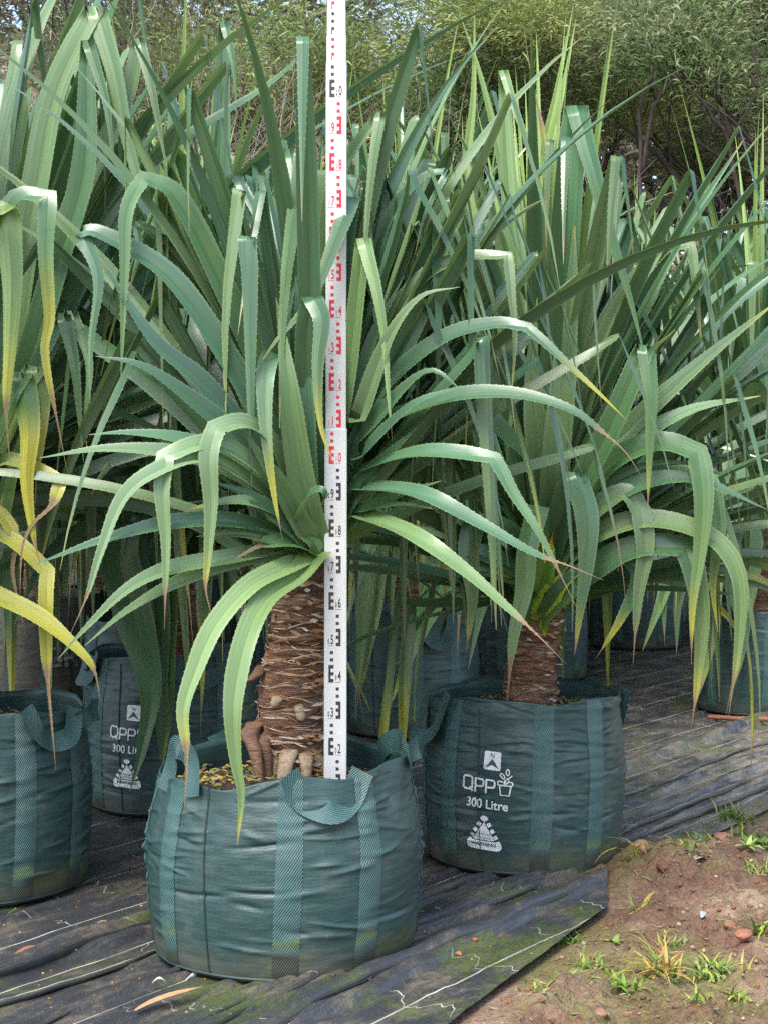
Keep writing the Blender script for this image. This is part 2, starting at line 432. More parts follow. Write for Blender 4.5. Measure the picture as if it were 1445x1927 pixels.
def roll(parent, v0, r, u0, u1, z=.0, seed=0):
    """slack cloth rucked up into a roll along the row"""
    us = np.arange(u0, u1, .035); pts, rad = [], []
    for u in us:
        e = min(1, (u - u0) / .25, (u1 - u) / .25) ** .6 if r > .014 else min(1, (u - u0) / .1 + .2, (u1 - u) / .1 + .2)
        v = v0 + .05 * fbm(u * .7, v0 * 5, seed) + .012 * nz(u * 3, v0 * 9)
        x, y = xy_of(u, v); rr = max(.003, r * e * (1 + .3 * nz(u * 4, v0 * 7))); pts.append((x, y, z + rr * .85)); rad.append(rr)
    v, f = tube(pts, rad, 12); n = len(us)
    v = v.reshape(n, 12, 3); v += np.array([[(0, 0, .0035 * nz(u * 14, k * .8, seed)) for k in range(12)] for u in us]); v = v.reshape(-1, 3)
    uv = [(u, v0 + .016 * (k - 6)) for u in us for k in range(12)]
    ob('fold', mesh('fold', v, f, M['mat'], uv=np.array(uv), smooth=True), parent)
for a in ((3.13, .031, 1.6, 3.36, .004), (2.94, .010, 1.5, 3.3, .006), (2.60, .016, 3.55, 4.35, .006), (2.52, .012, 3.4, 4.6, .008), (2.74, .009, 2.0, 3.0, .006), (3.45, .012, 3.4, 4.6, .006), (3.62, .008, 3.3, 5.2, .006), (4.0, .012, 4.9, 7.0, .006), (2.55, .014, 4.95, 7.5, .006), (2.44, .018, 4.95, 7.2, .008), (2.85, .010, 5.2, 9.0, .006), (3.2, .010, 5.4, 9.0, .006)):
    roll(mats[0], *a, seed=a[0])
for a in ((2.265, .024, 1.6, 4.33, .020), (2.395, .015, 1.5, 4.34, .018), (2.46, .010, 1.5, 4.34, .016)):
    roll(mats[1], *a, seed=a[0])

# ------------------------------------------------------------------ planter bags
class Bag:
    STRAPS = (5, 39, 95, 129, 185, 219, -51, -85)
    def __init__(s, x, y, R, H, seed, turn=0, rtop=.92, rim=None, res=1.0, mat='bag', lean=(0, 0), wr=1.0):
        s.x, s.y, s.R, s.H, s.seed, s.turn, s.rtop, s.rimf, s.res, s.mat, s.lean, s.wr = x, y, R, H, seed, turn, rtop, rim, res, mat, lean, wr
    def creases(s):
        if not hasattr(s, '_cr'):
            rg = random.Random(s.seed * 7 + 3); s._cr = []
            for k in range(210 if s.res > .9 else 110):
                side = rg.choice(s.STRAPS) + s.turn + rg.choice((-1, 1)) * rg.uniform(3, 16)      # creases start where webbing and seams pull
                s._cr.append((math.radians(side), rg.uniform(.05, s.H * .97) ** .9, rg.gauss(0, .05), rg.uniform(.0035, .0085), rg.uniform(.08, .36), rg.choice((-1, 1, 1)) * rg.uniform(.0015, .0062)))
        return s._cr
    def rim(s, th):
        th = math.atan2(math.sin(th), math.cos(th)); r = s.H + .026 * nz(math.sin(th) * 1.7, math.cos(th) * 1.7, s.seed)
        return r + (s.rimf(math.degrees(th)) if s.rimf else 0)
    def r(s, th, z):
        q = max(0., min(1.15, z / s.H))
        prof = .968 + .05 * math.sin(min(1, q * 1.15) * math.pi * .9)
        if q > .55: prof *= 1 - (1 - s.rtop) * ((q - .55) / .45) ** 1.6 * .9
        if z < .04: prof *= .965 + .035 * math.sqrt(max(0, 1 - ((.04 - z) / .04) ** 2))
        sx, cx = math.sin(th), math.cos(th)
        r = s.R * prof * (1 + .018 * nz(sx * 1.2, cx * 1.2, s.seed + z * 1.5))
        ang = math.atan2(sx, cx); cre = 0.0
        for a0, z0, sl_, wz, la, am in s.creases():
            da = (ang - a0 + math.pi) % (2 * math.pi) - math.pi
            if abs(da) < la:
                d_ = (z - z0 - sl_ * da - .03 * da * da) / wz
                if abs(d_) < 3: cre += am * (1 - (da / la) ** 2) * math.exp(-d_ * d_)
        r += s.wr * cre * min(1, z / .05)
        r += s.wr * .003 * nz(sx * 2.5, cx * 2.5, z * 9 + s.seed) + s.wr * .0016 * nz(sx * 9, cx * 9, z * 45 + s.seed)
        if q > .78: r += .016 * nz(sx * 3.5, cx * 3.5, s.seed * 2 + z * 5) * (q - .78) / .22
        return r
    def p(s, thd, z, off=0):
        th = math.radians(thd); r = s.r(th, z) + off
        return np.array((r * math.sin(th) + s.lean[0] * z, -r * math.cos(th) + s.lean[1] * z, z))
    def build(s, label, prints=None, handles=None, group='green planter bags standing on the weed mat', soil_drop=.085, letters=None):
        root = thing('planter_bag', label, 'planter', (s.x, s.y, .012), group)
        na, nzv = int(150 * s.res), int(110 * s.res)
        vs, uvs = [], []
        for i in range(nzv):
            f = i / (nzv - 1)
            for k in range(na):
                thd = -180 + 360 * k / na; z = f * s.rim(math.radians(thd))
                vs.append(s.p(thd, z)); uvs.append((math.radians(thd) * s.R, z))
        for dz, dr in ((.002, -.004), (-.02, -.007), (-.07, -.010), (-.16, -.016)):      # over the rim and down the inside
            for k in range(na):
                thd = -180 + 360 * k / na; z = s.rim(math.radians(thd)) + dz
                vs.append(s.p(thd, z, dr)); uvs.append((math.radians(thd) * s.R, z))
        fc = grid_faces(nzv + 4, na, True).tolist(); fc.append(list(range(na))[::-1])
        ob('fabric_wall', mesh('fabric_wall', np.array(vs), fc, M[s.mat], uv=np.array(uvs), smooth=True), root)
        # foot seam and one vertical seam
        if s.res > .5:
            pts = [s.p(a, .012, .002) for a in np.arange(0, 360.1, 4)]
            ob('seam', mesh('seam', *tube(pts, [.004] * len(pts), 5, False), M['seam']), root)
            pts = [s.p(-29 + s.turn - 4 * z, z, .0015) for z in np.linspace(.01, s.H - .02, 40)]
            ob('seam', mesh('seam', *tube(pts, [.0025] * len(pts), 5), M['seam']), root)
        # webbing straps and their loops
        hw = .034
        for a in s.STRAPS:
            a0 = a + s.turn; n = int(46 * s.res) + 8; vs, uvs = [], []
            for i in range(n):
                z = .012 + (s.rim(math.radians(a0)) - .014) * i / (n - 1)
                ac = a0 + 3.0 * (z / s.H - .5) * (1 if a in (5, 39) else .4)
                for k in range(5):
                    d = (k - 2) / 2 * hw
                    vs.append(s.p(ac + math.degrees(d / s.R), z, .0045 - (.003 if k in (0, 4) else 0))); uvs.append((d, z))
            ob('strap', mesh('strap', np.array(vs), grid_faces(n, 5), M['web'], uv=np.array(uvs), smooth=True), root)
        for h in (handles or []):
            s.handle(root, *h, hw)
        # potting mix
        zs = s.H - soil_drop; n = 40
        vs = [(0, 0, zs + .02)]; fc = []
        rr = np.linspace(.12, 1, 9)
        for q in rr:
            for k in range(n):
                th = 2 * math.pi * k / n; r = (s.r(th, zs) - .012) * q
                vs.append((r * math.sin(th) + s.lean[0] * zs, -r * math.cos(th) + s.lean[1] * zs, zs + .02 * (1 - q * q) + .018 * fbm(r * math.sin(th) * 9, r * math.cos(th) * 9, s.seed)))
        fc = [[0, 1 + (k + 1) % n, 1 + k] for k in range(n)] + (grid_faces(len(rr), n, True) + 1).tolist()
        ob('soil', mesh('soil', np.array(vs), fc, M['potsoil'], smooth=True), root)
        if s.res > .6:
            mb = MB(); rg = random.Random(s.seed * 3 + 1)
            for k in range(700):
                th = rg.uniform(0, 6.283); q = math.sqrt(rg.random()) * .95; r = (s.r(th, zs) - .02) * q
                c = np.array((r * math.sin(th), -r * math.cos(th), zs + .02 * (1 - q * q) + .012 + .018 * fbm(r * math.sin(th) * 9, r * math.cos(th) * 9, s.seed)))
                L, Wd = rg.uniform(.004, .013), rg.uniform(.002, .005)
                a = rg.uniform(0, 6.28); d = np.array((math.cos(a), math.sin(a), rg.uniform(-.4, .6))) * L; e = np.array((-math.sin(a), math.cos(a), rg.uniform(-.5, .5))) * Wd
                cc = rg.choice([(.10, .06, .04), (.2, .13, .08), (.28, .2, .13), (.17, .2, .03), (.2, .2, .04), (.12, .16, .03), (.34, .24, .03), (.08, .05, .03)])
                up = np.array((0, 0, .004)); mb.add([c - d - e, c + d - e, c + d + e, c - d + e, c + up], [[0, 1, 4], [1, 2, 4], [2, 3, 4], [3, 0, 4]], cc)
            tag(ob('mulch', mb.mesh('mulch', M['chips']), root), kind='stuff')
        for fn in (prints or []): fn(s, root)
        return root
    def handle(s, root, a, b, drop, out, hw, skew=0):
        a += s.turn; b += s.turn
        za, zb = s.rim(math.radians(a)), s.rim(math.radians(b))
        A, B = s.p(a, za - .03, .008), s.p(b, zb - .03, .008); n = 25; vs, uvs = [], []
        mid = math.radians((a + b) / 2); rad = np.array((math.sin(mid), -math.cos(mid), 0))
        pts = []
        for i in range(n):
            f = i / (n - 1); k = math.sin(f * math.pi)
            bulge = .03 if drop > 0 else 0
            up = .045 * (math.exp(-(f / .1) ** 2) + math.exp(-((1 - f) / .1) ** 2)) if drop > 0 else 0
            kk = k ** .75 if drop < 0 else k ** .9
            pts.append(A * (1 - f) + B * f + np.array((0, 0, -drop * kk + up)) + rad * (out * k + .012 * math.sin(f * 9 + s.seed)) + (B - A) * skew * k)
        pts = np.array(pts); T = np.gradient(pts, axis=0); T /= np.linalg.norm(T, axis=1)[:, None]
        L = np.concatenate([[0], np.cumsum(np.linalg.norm(np.diff(pts, axis=0), axis=1))])
        Wp = None
        for i in range(n):
            f = i / (n - 1)
            face = rad * 1.0 + np.array((0, 0, .5 if drop > 0 else .15)); W = np.cross(T[i], face); W /= np.linalg.norm(W)
            if Wp is not None and W.dot(Wp) < 0: W = -W
            Wp = W; N = np.cross(W, T[i])
            for k in range(5):
                q = (k - 2) / 2
                vs.append(pts[i] + W * q * hw * .92 + N * (.005 * (q * q))); uvs.append((q * hw, L[i]))
        vs = np.array(vs); m = len(vs)
        fc = grid_faces(n, 5)
        ob('handle', mesh('handle', vs, fc, M['web'], uv=np.array(uvs), smooth=True), root)

def text_mesh(s, bold=0.0, sx=1.0, size=1.0):
    cu = bpy.data.curves.new('t', 'FONT'); cu.body = s; cu.size = size; cu.offset = bold; cu.resolution_u = 3
    cu.align_x = 'CENTER'
    to = bpy.data.objects.new('t', cu); C.objects.link(to)
    bpy.context.view_layer.update()
    me = bpy.data.meshes.new_from_object(to.evaluated_get(bpy.context.evaluated_depsgraph_get()))
    v = np.array([tuple(x.co)[:2] for x in me.vertices]); f = [list(p.vertices) for p in me.polygons]
    bpy.data.objects.remove(to); bpy.data.curves.remove(cu); bpy.data.meshes.remove(me)
    v[:, 0] *= sx
    return v, f

def stroke(pts, wd, closed=False):
    pts = np.asarray(pts, float); n = len(pts)
    if closed:
        T = np.roll(pts, -1, 0) - np.roll(pts, 1, 0)
    else: T = np.gradient(pts, axis=0)
    T /= np.linalg.norm(T, axis=1)[:, None] + 1e-9
    N = np.stack([-T[:, 1], T[:, 0]], 1) * wd / 2
    v = np.stack([pts + N, pts - N], 1).reshape(-1, 2)
    m = n if closed else n - 1
    return v, [[2 * i, 2 * i + 1, 2 * ((i + 1) % n) + 1, 2 * ((i + 1) % n)] for i in range(m)]

def rrect(x0, y0, x1, y1, r, k=4):
    out = []
    for cx, cy, a in ((x1 - r, y1 - r, 0), (x0 + r, y1 - r, 90), (x0 + r, y0 + r, 180), (x1 - r, y0 + r, 270)):
        for i in range(k + 1):
            t = math.radians(a + 90 * i / k); out.append((cx + r * math.cos(t), cy + r * math.sin(t)))
    return out

class Print:
    """flat lettering laid on the wall of a bag"""
    def __init__(s): s.v = []; s.f = []; s.n = 0
    def add(s, vf, dx=0, dy=0):
        v, f = vf; v = np.asarray(v, float) + (dx, dy)
        s.f += [[i + s.n for i in q] for q in f]; s.v.append(v); s.n += len(v); return s
    def poly(s, pts): return s.add((pts, [list(range(len(pts)))]))
    def lay(s, bag, root, name, thd, z0, rot, off, mat):
        v = np.concatenate(s.v); bm = bmesh.new()
        bv = [bm.verts.new((*p, 0)) for p in v]
        for q in s.f:
            try: bm.faces.new([bv[i] for i in q])
            except ValueError: pass
        bmesh.ops.triangulate(bm, faces=bm.faces)
        for _ in range(3):
            long = [e for e in bm.edges if e.calc_length() > .012]
            if not long: break
            bmesh.ops.subdivide_edges(bm, edges=long, cuts=1); bmesh.ops.triangulate(bm, faces=bm.faces)
        c, sn = math.cos(rot), math.sin(rot)
        for q in bm.verts:
            a, b = q.co.x * c - q.co.y * sn, q.co.x * sn + q.co.y * c
            q.co = bag.p(thd + math.degrees(a / bag.R), z0 + b, off)
        me = bpy.data.meshes.new(name); bm.to_mesh(me); bm.free(); me.materials.append(mat)
        return ob(name, me, root)

def maker_print(bag, root, thd=-23, z0=.262, rot=-.05, k=1.0):
    thd = thd + bag.turn
    # north panel
    pn = Print().poly(np.array(rrect(-.028, .085, .028, .145, .006)) * k); pn.lay(bag, root, 'compass_panel', thd, z0, rot, .003, M['ink'])
    ar = Print().poly(np.array([(0, .122), (.023, .090), (0, .103), (-.023, .090)]) * k)
    ar.add(text_mesh('N', 0, .8, .024 * k), 0, .124 * k); ar.lay(bag, root, 'compass_arrow', thd, z0, rot, .0042, M['ink_dark'])
    # maker's letters drawn as strokes, with the pot and sprout
    wd = .0062 * k; p = Print()
    q = np.array(rrect(-.097, .014, -.064, .056, .009)) * k; p.add(stroke(q, wd, True)); p.add(stroke(np.array([(-.073, .022), (-.062, .008)]) * k, wd))
    for x in (-.053, -.016):
        b = np.array([(x, .008), (x, .054)]) * k; p.add(stroke(b, wd))
        p.add(stroke(np.array([(x, .052), (x + .014, .052), (x + .024, .051), (x + .028, .046), (x + .028, .034), (x + .024, .029), (x + .014, .028), (x, .028)]) * k, wd))
    p.add(stroke(np.array([(.030, .040), (.022, .040), (.022, .052), (.032, .052), (.038, .052)]) * k, .0045 * k)); p.add(stroke(np.array([(.055, .052), (.068, .052), (.070, .047), (.067, .040), (.030, .040)]) * k, .0045 * k))
    p.add(stroke(np.array([(.028, .040), (.032, .008), (.060, .008), (.064, .040)]) * k, .0045 * k))
    p.add(stroke(np.array([(.044, .046), (.046, .056), (.052, .063), (.060, .067), (.066, .074)]) * k, .004 * k))
    for cx, cy, a in ((.036, .070, 2.3), (.052, .083, 1.6), (.049, .053, .9)):
        t = np.linspace(0, 2 * math.pi, 14)[:-1]
        e = np.stack([.010 * np.cos(t), .0052 * np.sin(t)], 1); e = np.stack([e[:, 0] * math.cos(a) - e[:, 1] * math.sin(a) + cx, e[:, 0] * math.sin(a) + e[:, 1] * math.cos(a) + cy], 1)
        p.add(stroke(e * k, .0035 * k, True))
    p.lay(bag, root, 'maker_lettering', thd, z0, rot, .003, M['ink'])
    Print().add(text_mesh('300 Litre', .018 * .042 * k, .92, .042 * k), -.013 * k, -.042 * k).lay(bag, root, 'volume_lettering', thd, z0, rot, .003, M['ink'])
    # warning triangle
    g = Print(); t = np.linspace(0, math.pi, 9)
    oy = -.165
    g.poly(np.array([(.014 * math.cos(a), oy + .088 + .012 * math.sin(a)) for a in t] + [(0, oy + .080)]) * k)
    for i in range(3):
        for sgn in (-1, 1):
            cx, cy = sgn * (.017 + .0115 * i), oy + .071 - .0195 * i
            a = .95 * -sgn; h = .0066
            g.poly(np.array([(cx + h * (dx * math.cos(a) - dy * math.sin(a)), cy + h * (dx * math.sin(a) + dy * math.cos(a))) for dx, dy in ((-1, -1), (1, -1), (1, 1), (-1, 1))]) * k)
    g.poly(np.array([(0, oy + .079), (-.037, oy + .020), (.037, oy + .020)]) * k)
    g.poly(np.array([(-.052, oy + .022), (-.059, oy + .012), (-.061, oy), (-.055, oy - .010), (-.045, oy - .013), (.045, oy - .013), (.055, oy - .010), (.061, oy), (.059, oy + .012), (.052, oy + .022), (.044, oy + .018), (.038, oy + .0165), (-.038, oy + .0165), (-.044, oy + .018)]) * k)
    g.lay(bag, root, 'warning_triangle', thd - 3, z0, rot, .003, M['ink'])
    d = Print().add(text_mesh('WARNING', .0004 * k, 1.15, .0155 * k), 0, (oy + .002) * k).add(text_mesh('Oversize', 0, 1, .0125 * k), 0, (oy + .036) * k)
    for yy in (.031, .026): d.add(stroke(np.array([(-.026, oy + yy), (.026, oy + yy)]) * k, .0014 * k))
    d.lay(bag, root, 'warning_lettering', thd - 3, z0, rot, .0042, M['ink_dark'])

# ------------------------------------------------------------------ leaves
GREEN, BLUE, PALE = np.array((.066, .150, .060)), np.array((.066, .146, .088)), np.array((.19, .28, .115))
YOUNG, YELLOW, BROWN, LIME = np.array((.24, .37, .075)), np.array((.38, .37, .05)), np.array((.26, .165, .095)), np.array((.20, .30, .03))

def smooth(a, b, x):
    t = np.clip((x - a) / (b - a), 0, 1); return t * t * (3 - 2 * t)

def leaf_mesh(P, W, wd, t, col, length, chan=.3, teeth=False, seed=0):
    """P path, W unit width vectors, wd half widths, t 0..1, col per row; a keeled blade five points across"""
    n = len(P); T = np.gradient(P, axis=0); T /= np.linalg.norm(T, axis=1)[:, None] + 1e-9
    N = np.cross(W, T); N /= np.linalg.norm(N, axis=1)[:, None] + 1e-9
    s = np.array((-1, -.5, 0, 0, .5, 1.0)); hgt = np.array((1.0, .66, 0, 0, .66, 1.0)); K = 6
    V = P[:, None, :] + W[:, None, :] * (wd[:, None] * s[None])[..., None] + N[:, None, :] * (wd[:, None] * hgt[None] * (chan if np.ndim(chan) == 0 else chan[:, None]))[..., None]
    V = V.reshape(-1, 3)
    uv = np.stack([np.broadcast_to((s + 1) / 2, (n, K)).ravel(), np.repeat(t * length, K)], 1)
    cc = np.repeat(col, K, 0)
    F = grid_faces(n, K).reshape(n - 1, K - 1, 4)[:, [0, 1, 3, 4]].reshape(-1, 4).tolist()
    if teeth:
        L = np.concatenate([[0], np.cumsum(np.linalg.norm(np.diff(P, axis=0), axis=1))])
        q = np.arange(.06, L[-1] * .9, .019); ex, eu, ec = [], [], []
        b = len(V); k = 0
        for side in (0, 5):
            E = V.reshape(n, K, 3)[:, side]; I = V.reshape(n, K, 3)[:, 1 if side == 0 else 4]
            for x in q:
                i = min(np.searchsorted(L, x) - 1, n - 2); i = max(i, 0); f = (x - L[i]) / (L[i + 1] - L[i] + 1e-9)
                e = E[i] * (1 - f) + E[i + 1] * f; o = e - (I[i] * (1 - f) + I[i + 1] * f); o /= np.linalg.norm(o) + 1e-9
                ex += [e - T[i] * .0024, e + T[i] * .0024, e + o * .0019 + T[i] * .003]
                eu += [(.5, x)] * 3; ec += [(.30, .36, .14)] * 3
                F.append([b + k, b + k + 1, b + k + 2]); k += 3
        V = np.concatenate([V, ex]); uv = np.concatenate([uv, eu]); cc = np.concatenate([cc, ec])
    return mesh('leaf', V, F, M['leaf'], col=cc, uv=uv, smooth=True)

def wprofile(t, tip=1.0):
    return np.clip(1.06 - .42 * t, 0, 1.0) * np.clip((1 - t) / .44, 0.02, 1) ** .85 * (1 + .12 * np.exp(-(t / .05) ** 2))

def leaf_col(t, rg, kind, fold_t=None):
    v = rg.uniform(.82, 1.2)
    if kind == 'young': c = np.outer(1 - t, PALE * .9) + np.outer(t, YOUNG)
    else:
        mixv = rg.random()
        g = GREEN * (1 - mixv) + BLUE * mixv
        if rg.random() < .35: g = g * .45 + PALE * .55
        c = np.tile(g, (len(t), 1))
        k = np.exp(-(t / .07) ** 2)[:, None] * (.75 if kind == 'old' else .3); c = c * (1 - k) + LIME * k
        if fold_t is not None:  # past the fold: pale underside, with light on its gloss put into the colour
            k = (smooth(fold_t, fold_t + .25, t) * rg.uniform(.1, .6))[:, None]; c = c * (1 - k) + PALE * k
    ty, tb = {'young': (1.2, .985), 'mid': (rg.uniform(.86, 1.1), rg.uniform(.95, 1.05)), 'old': (rg.uniform(.55, .85), rg.uniform(.8, .93)), 'yellow': (rg.uniform(.1, .35), rg.uniform(.72, .85))}[kind]
    k = (smooth(ty, ty + .12, t) * .9)[:, None]; c = c * (1 - k) + YELLOW * k
    k = smooth(tb, tb + .025, t)[:, None]; c = c * (1 - k) + BROWN * rg.uniform(.7, 1.5) * k
    return c * v, tb

def gen_leaf(rg, e0, L, kind, w0, kink=None, n=13):
    """a leaf in its own frame: base at the origin, heading +X, rising e0 degrees"""
    ts = list(np.linspace(0, 1, n) ** .95)
    kt = None
    if kink:
        kt = kink[0]; ts = [x for x in ts if abs(x - kt) > .03] + [kt - .012, kt, kt + .012]
    ts = np.array(sorted(ts))
    droop = rg.uniform(18, 56) if e0 > 45 else rg.uniform(30, 65)
    if kind in ('old', 'yellow'): droop = rg.uniform(50, 85)
    if kind == 'young': droop = rg.uniform(-4, 12)
    wob = rg.uniform(-.25, .25); turn = rg.uniform(-.9, .9)
    P = [np.zeros(3)]; ph = 0; E = []
    for i in range(len(ts) - 1):
        tm = (ts[i] + ts[i + 1]) / 2
        if kt is not None and tm > kt:
            e = kink[1] - (tm - kt) * 45; a = wob * tm + turn * min(1, (tm - kt) / .05 + .3)
            e = max(e, -89)
        else:
            e = e0 - droop * tm ** 1.6 * (1 if kt is None else .6); a = wob * tm
            e = max(e, -86)
        er = math.radians(e); d = np.array((math.cos(er) * math.cos(a), math.cos(er) * math.sin(a), math.sin(er)))
        P.append(P[-1] + d * L * (ts[i + 1] - ts[i]))
    P = np.array(P); T = np.gradient(P, axis=0); T /= np.linalg.norm(T, axis=1)[:, None] + 1e-9
    tw = rg.uniform(-.8, .8); roll = rg.uniform(-.75, .75); W = []
    Wp = np.array((0, 1.0, 0)); 
    for i, tt in enumerate(ts):
        a = wob * tt
        wv = np.array((-math.sin(a), math.cos(a), 0.0)) if not (kt and tt > kt) else Wp
        wv = wv - T[i] * wv.dot(T[i])
        if not (kt and kt - .02 < tt < kt + .02):
            ang = roll + tw * tt * (1 if not (kt and tt > kt) else .6)
            if not (kt and tt > kt): wv = wv * math.cos(ang) + np.cross(T[i], wv) * math.sin(ang)
            else:
                q = .5 * (tt - kt) * tw * 2; wv = wv * math.cos(q) + np.cross(T[i], wv) * math.sin(q)
        else: wv = Wp - T[i] * Wp.dot(T[i]) if np.linalg.norm(Wp - T[i] * Wp.dot(T[i])) > .2 else Wp
        wv /= np.linalg.norm(wv) + 1e-9; Wp = wv; W.append(wv)
    W = np.array(W)
    col, tb = leaf_col(ts, rg, kind, kt)
    wd = w0 * wprofile(ts) * (1 - .55 * smooth(tb, tb + .05, ts))
    if kind == 'young': wd *= .8
    chan = np.full(len(ts), .34 if kind == 'young' else rg.uniform(.42, .72))
    if kt: chan *= 1 - .95 * np.exp(-((ts - kt) / .04) ** 2)
    return P, W, wd, ts, col, chan

def catmull(pts, per):
    pts = np.asarray(pts, float)
    if len(pts) == 2: return np.stack([pts[0] + (pts[1] - pts[0]) * f for f in np.linspace(0, 1, per + 1)])
    Q = np.vstack([2 * pts[0] - pts[1], pts, 2 * pts[-1] - pts[-2]]); out = []
    for i in range(1, len(Q) - 2):
        for f in np.arange(per) / per:
            a, b, c, d = Q[i - 1], Q[i], Q[i + 1], Q[i + 2]
            out.append(.5 * ((2 * b) + (-a + c) * f + (2 * a - 5 * b + 4 * c - d) * f * f + (-a + 3 * b - 3 * c + d) * f ** 3))
    out.append(Q[-2]); return np.array(out)

def hero_leaf(plant, ctrl, w0=.043, kind='mid', face=(0, -.8, .6), rg=None, tint=None, ty=None, tb=None, chan=.42, wtip=None):
    """ctrl: (bearing x, bearing y, distance[, 'k' for a sharp fold]); a leaf measured from the photograph"""
    segs, cur = [], []
    for c in ctrl:
        p = at(*c[:3]); cur.append(p)
        if len(c) > 3: segs.append(cur); cur = [p]
    segs.append(cur)
    P, W, foldt = [], [], []
    face = np.array(face, float); Wl = None
    for si, sg in enumerate(segs):
        q = catmull(sg, 5 if len(sg) > 2 else 6); T = np.gradient(q, axis=0); T /= np.linalg.norm(T, axis=1)[:, None] + 1e-9
        Ws = np.cross(T, face); Ws /= np.linalg.norm(Ws, axis=1)[:, None] + 1e-9
        for i in range(1, len(Ws)):
            if Ws[i].dot(Ws[i - 1]) < 0: Ws[i] *= -1
        if si:
            if Ws[0].dot(Wl) < 0: Ws = -Ws
            wc = Ws[0] + Wl; W[-1] = wc / (np.linalg.norm(wc) + 1e-9); foldt.append(len(P) - 1)
            q, Ws = q[1:], Ws[1:]
        P += list(q); W += list(Ws); Wl = W[-1]
    P, W = np.array(P), np.array(W)
    L = np.concatenate([[0], np.cumsum(np.linalg.norm(np.diff(P, axis=0), axis=1))]); t = L / L[-1]
    rg = rg or RNG
    col, tb0 = leaf_col(t, rg, kind, t[foldt[0]] if foldt else None)
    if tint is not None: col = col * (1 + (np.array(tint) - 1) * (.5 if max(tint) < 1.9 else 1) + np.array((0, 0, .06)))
    if ty is not None: k = (smooth(ty, ty + .15, t) * .92)[:, None]; col = col * (1 - k) + YELLOW * k
    if tb is not None: k = smooth(tb, tb + .02, t)[:, None]; col = col * (1 - k) + BROWN * k; tb0 = tb
    wd = w0 * wprofile(t) * (1 - .6 * smooth(tb0, tb0 + .05, t))
    ch = np.full(len(t), chan)
    for i in foldt: ch *= 1 - .95 * np.exp(-((t - t[i]) / .03) ** 2)
    me = leaf_mesh(P - np.array(plant.location), W, wd, t, col, L[-1], ch, True)
    return ob('leaf', me, plant)

# sight lines kept clear, as in the photograph: bearing box and the distance in front of which no chance leaf may pass
CLEAR_EXTRA = []
CLEAR = [(596, 664, -50, 1490, 4.26), (455, 612, 1085, 1480, 4.5), (286, 800, 1430, 1870, 4.1), (805, 1180, 1330, 1660, 5.3), (940, 1060, 1180, 1320, 5.4), (230, 330, 1380, 1540, 6.0),
         (1180, 1300, 1240, 1500, 9.0), (160, 280, 1500, 1720, 4.8), (100, 185, 1230, 1330, 8.0)]
def blocked(P):
    x, y = seen(P)
    for x0, x1, y0, y1, d in CLEAR + CLEAR_EXTRA:
        if np.any((x > x0) & (x < x1) & (y > y0) & (y < y1) & (P[:, 1] < d)): return True
    return bool(np.any(P[:, 2] < .03))

LEAF_POOL = {}
def pool(kind):
    if kind not in LEAF_POOL:
        LEAF_POOL[kind] = []
        rg = random.Random(hash(kind) if False else sum(map(ord, kind)))
        for i in range(22): LEAF_POOL[kind].append(random_leaf(rg, kind))
    return LEAF_POOL[kind]

def leaf_spec(rg, f):
    """f 0 innermost .. 1 lowest"""
    if f < .06: return 'young'
    if f < .40: return 'upright'
    if f < .66: return 'arched'
    if f < .90: return 'low'
    return 'hanging'

def random_leaf(rg, kind):
    if kind == 'young': return gen_leaf(rg, rg.uniform(78, 89), rg.uniform(1.15, 1.55), 'young', .022)
    if kind == 'upright': return gen_leaf(rg, rg.uniform(62, 83), rg.uniform(1.35, 1.65), 'mid', .033, (rg.uniform(.5, .78), rg.uniform(-88, -58)) if rg.random() < .88 else None)
    if kind == 'arched': return gen_leaf(rg, rg.uniform(40, 66), rg.uniform(1.3, 1.6), 'mid', .033, (rg.uniform(.44, .74), rg.uniform(-88, -52)) if rg.random() < .82 else None)
    if kind == 'low': return gen_leaf(rg, rg.uniform(14, 44), rg.uniform(1.1, 1.45), rg.choice(['mid', 'mid', 'old']), .032, (rg.uniform(.42, .68), rg.uniform(-87, -62)) if rg.random() < .55 else None)
    return gen_leaf(rg, rg.uniform(-15, 22), rg.uniform(.95, 1.25), rg.choice(['old', 'old', 'old', 'mid', 'mid']), .031, (rg.uniform(.3, .5), rg.uniform(-88, -65)) if rg.random() < .5 else None)

def trunk_mesh(pts, rad, seed, rows=70, cols=44, amp=1.0):
    q = catmull(pts, max(2, rows // (len(pts) - 1))); n = len(q); R = np.interp(np.linspace(0, 1, n), np.linspace(0, 1, len(rad)), rad)
    vs = []
    for i in range(n):
        for k in range(cols):
            a = 2 * math.pi * k / cols; s, c = math.sin(a), math.cos(a); z = q[i][2]
            wv = .25 * nz(s * 1.6, c * 1.6, seed); rid = 1 - 2.2 * abs(nz(s * 1.1 + 4, c * 1.1, z * 34 + seed + 2.5 * wv)); rid2 = 1 - 2.2 * abs(nz(s * 2.4, c * 2.4, z * 62 + seed))
            r = R[i] * (1 + amp * (.09 * nz(s * 1.3, c * 1.3, z * 6 + seed) + .055 * rid + .035 * rid2 + .03 * nz(s * 7, c * 7, z * 60 + seed) - .05))
            vs.append((q[i][0] + r * s, q[i][1] - r * c, z))
    return np.array(vs), grid_faces(n, cols, True).tolist() + [list(range(cols))[::-1], [(n - 1) * cols + k for k in range(cols)]]

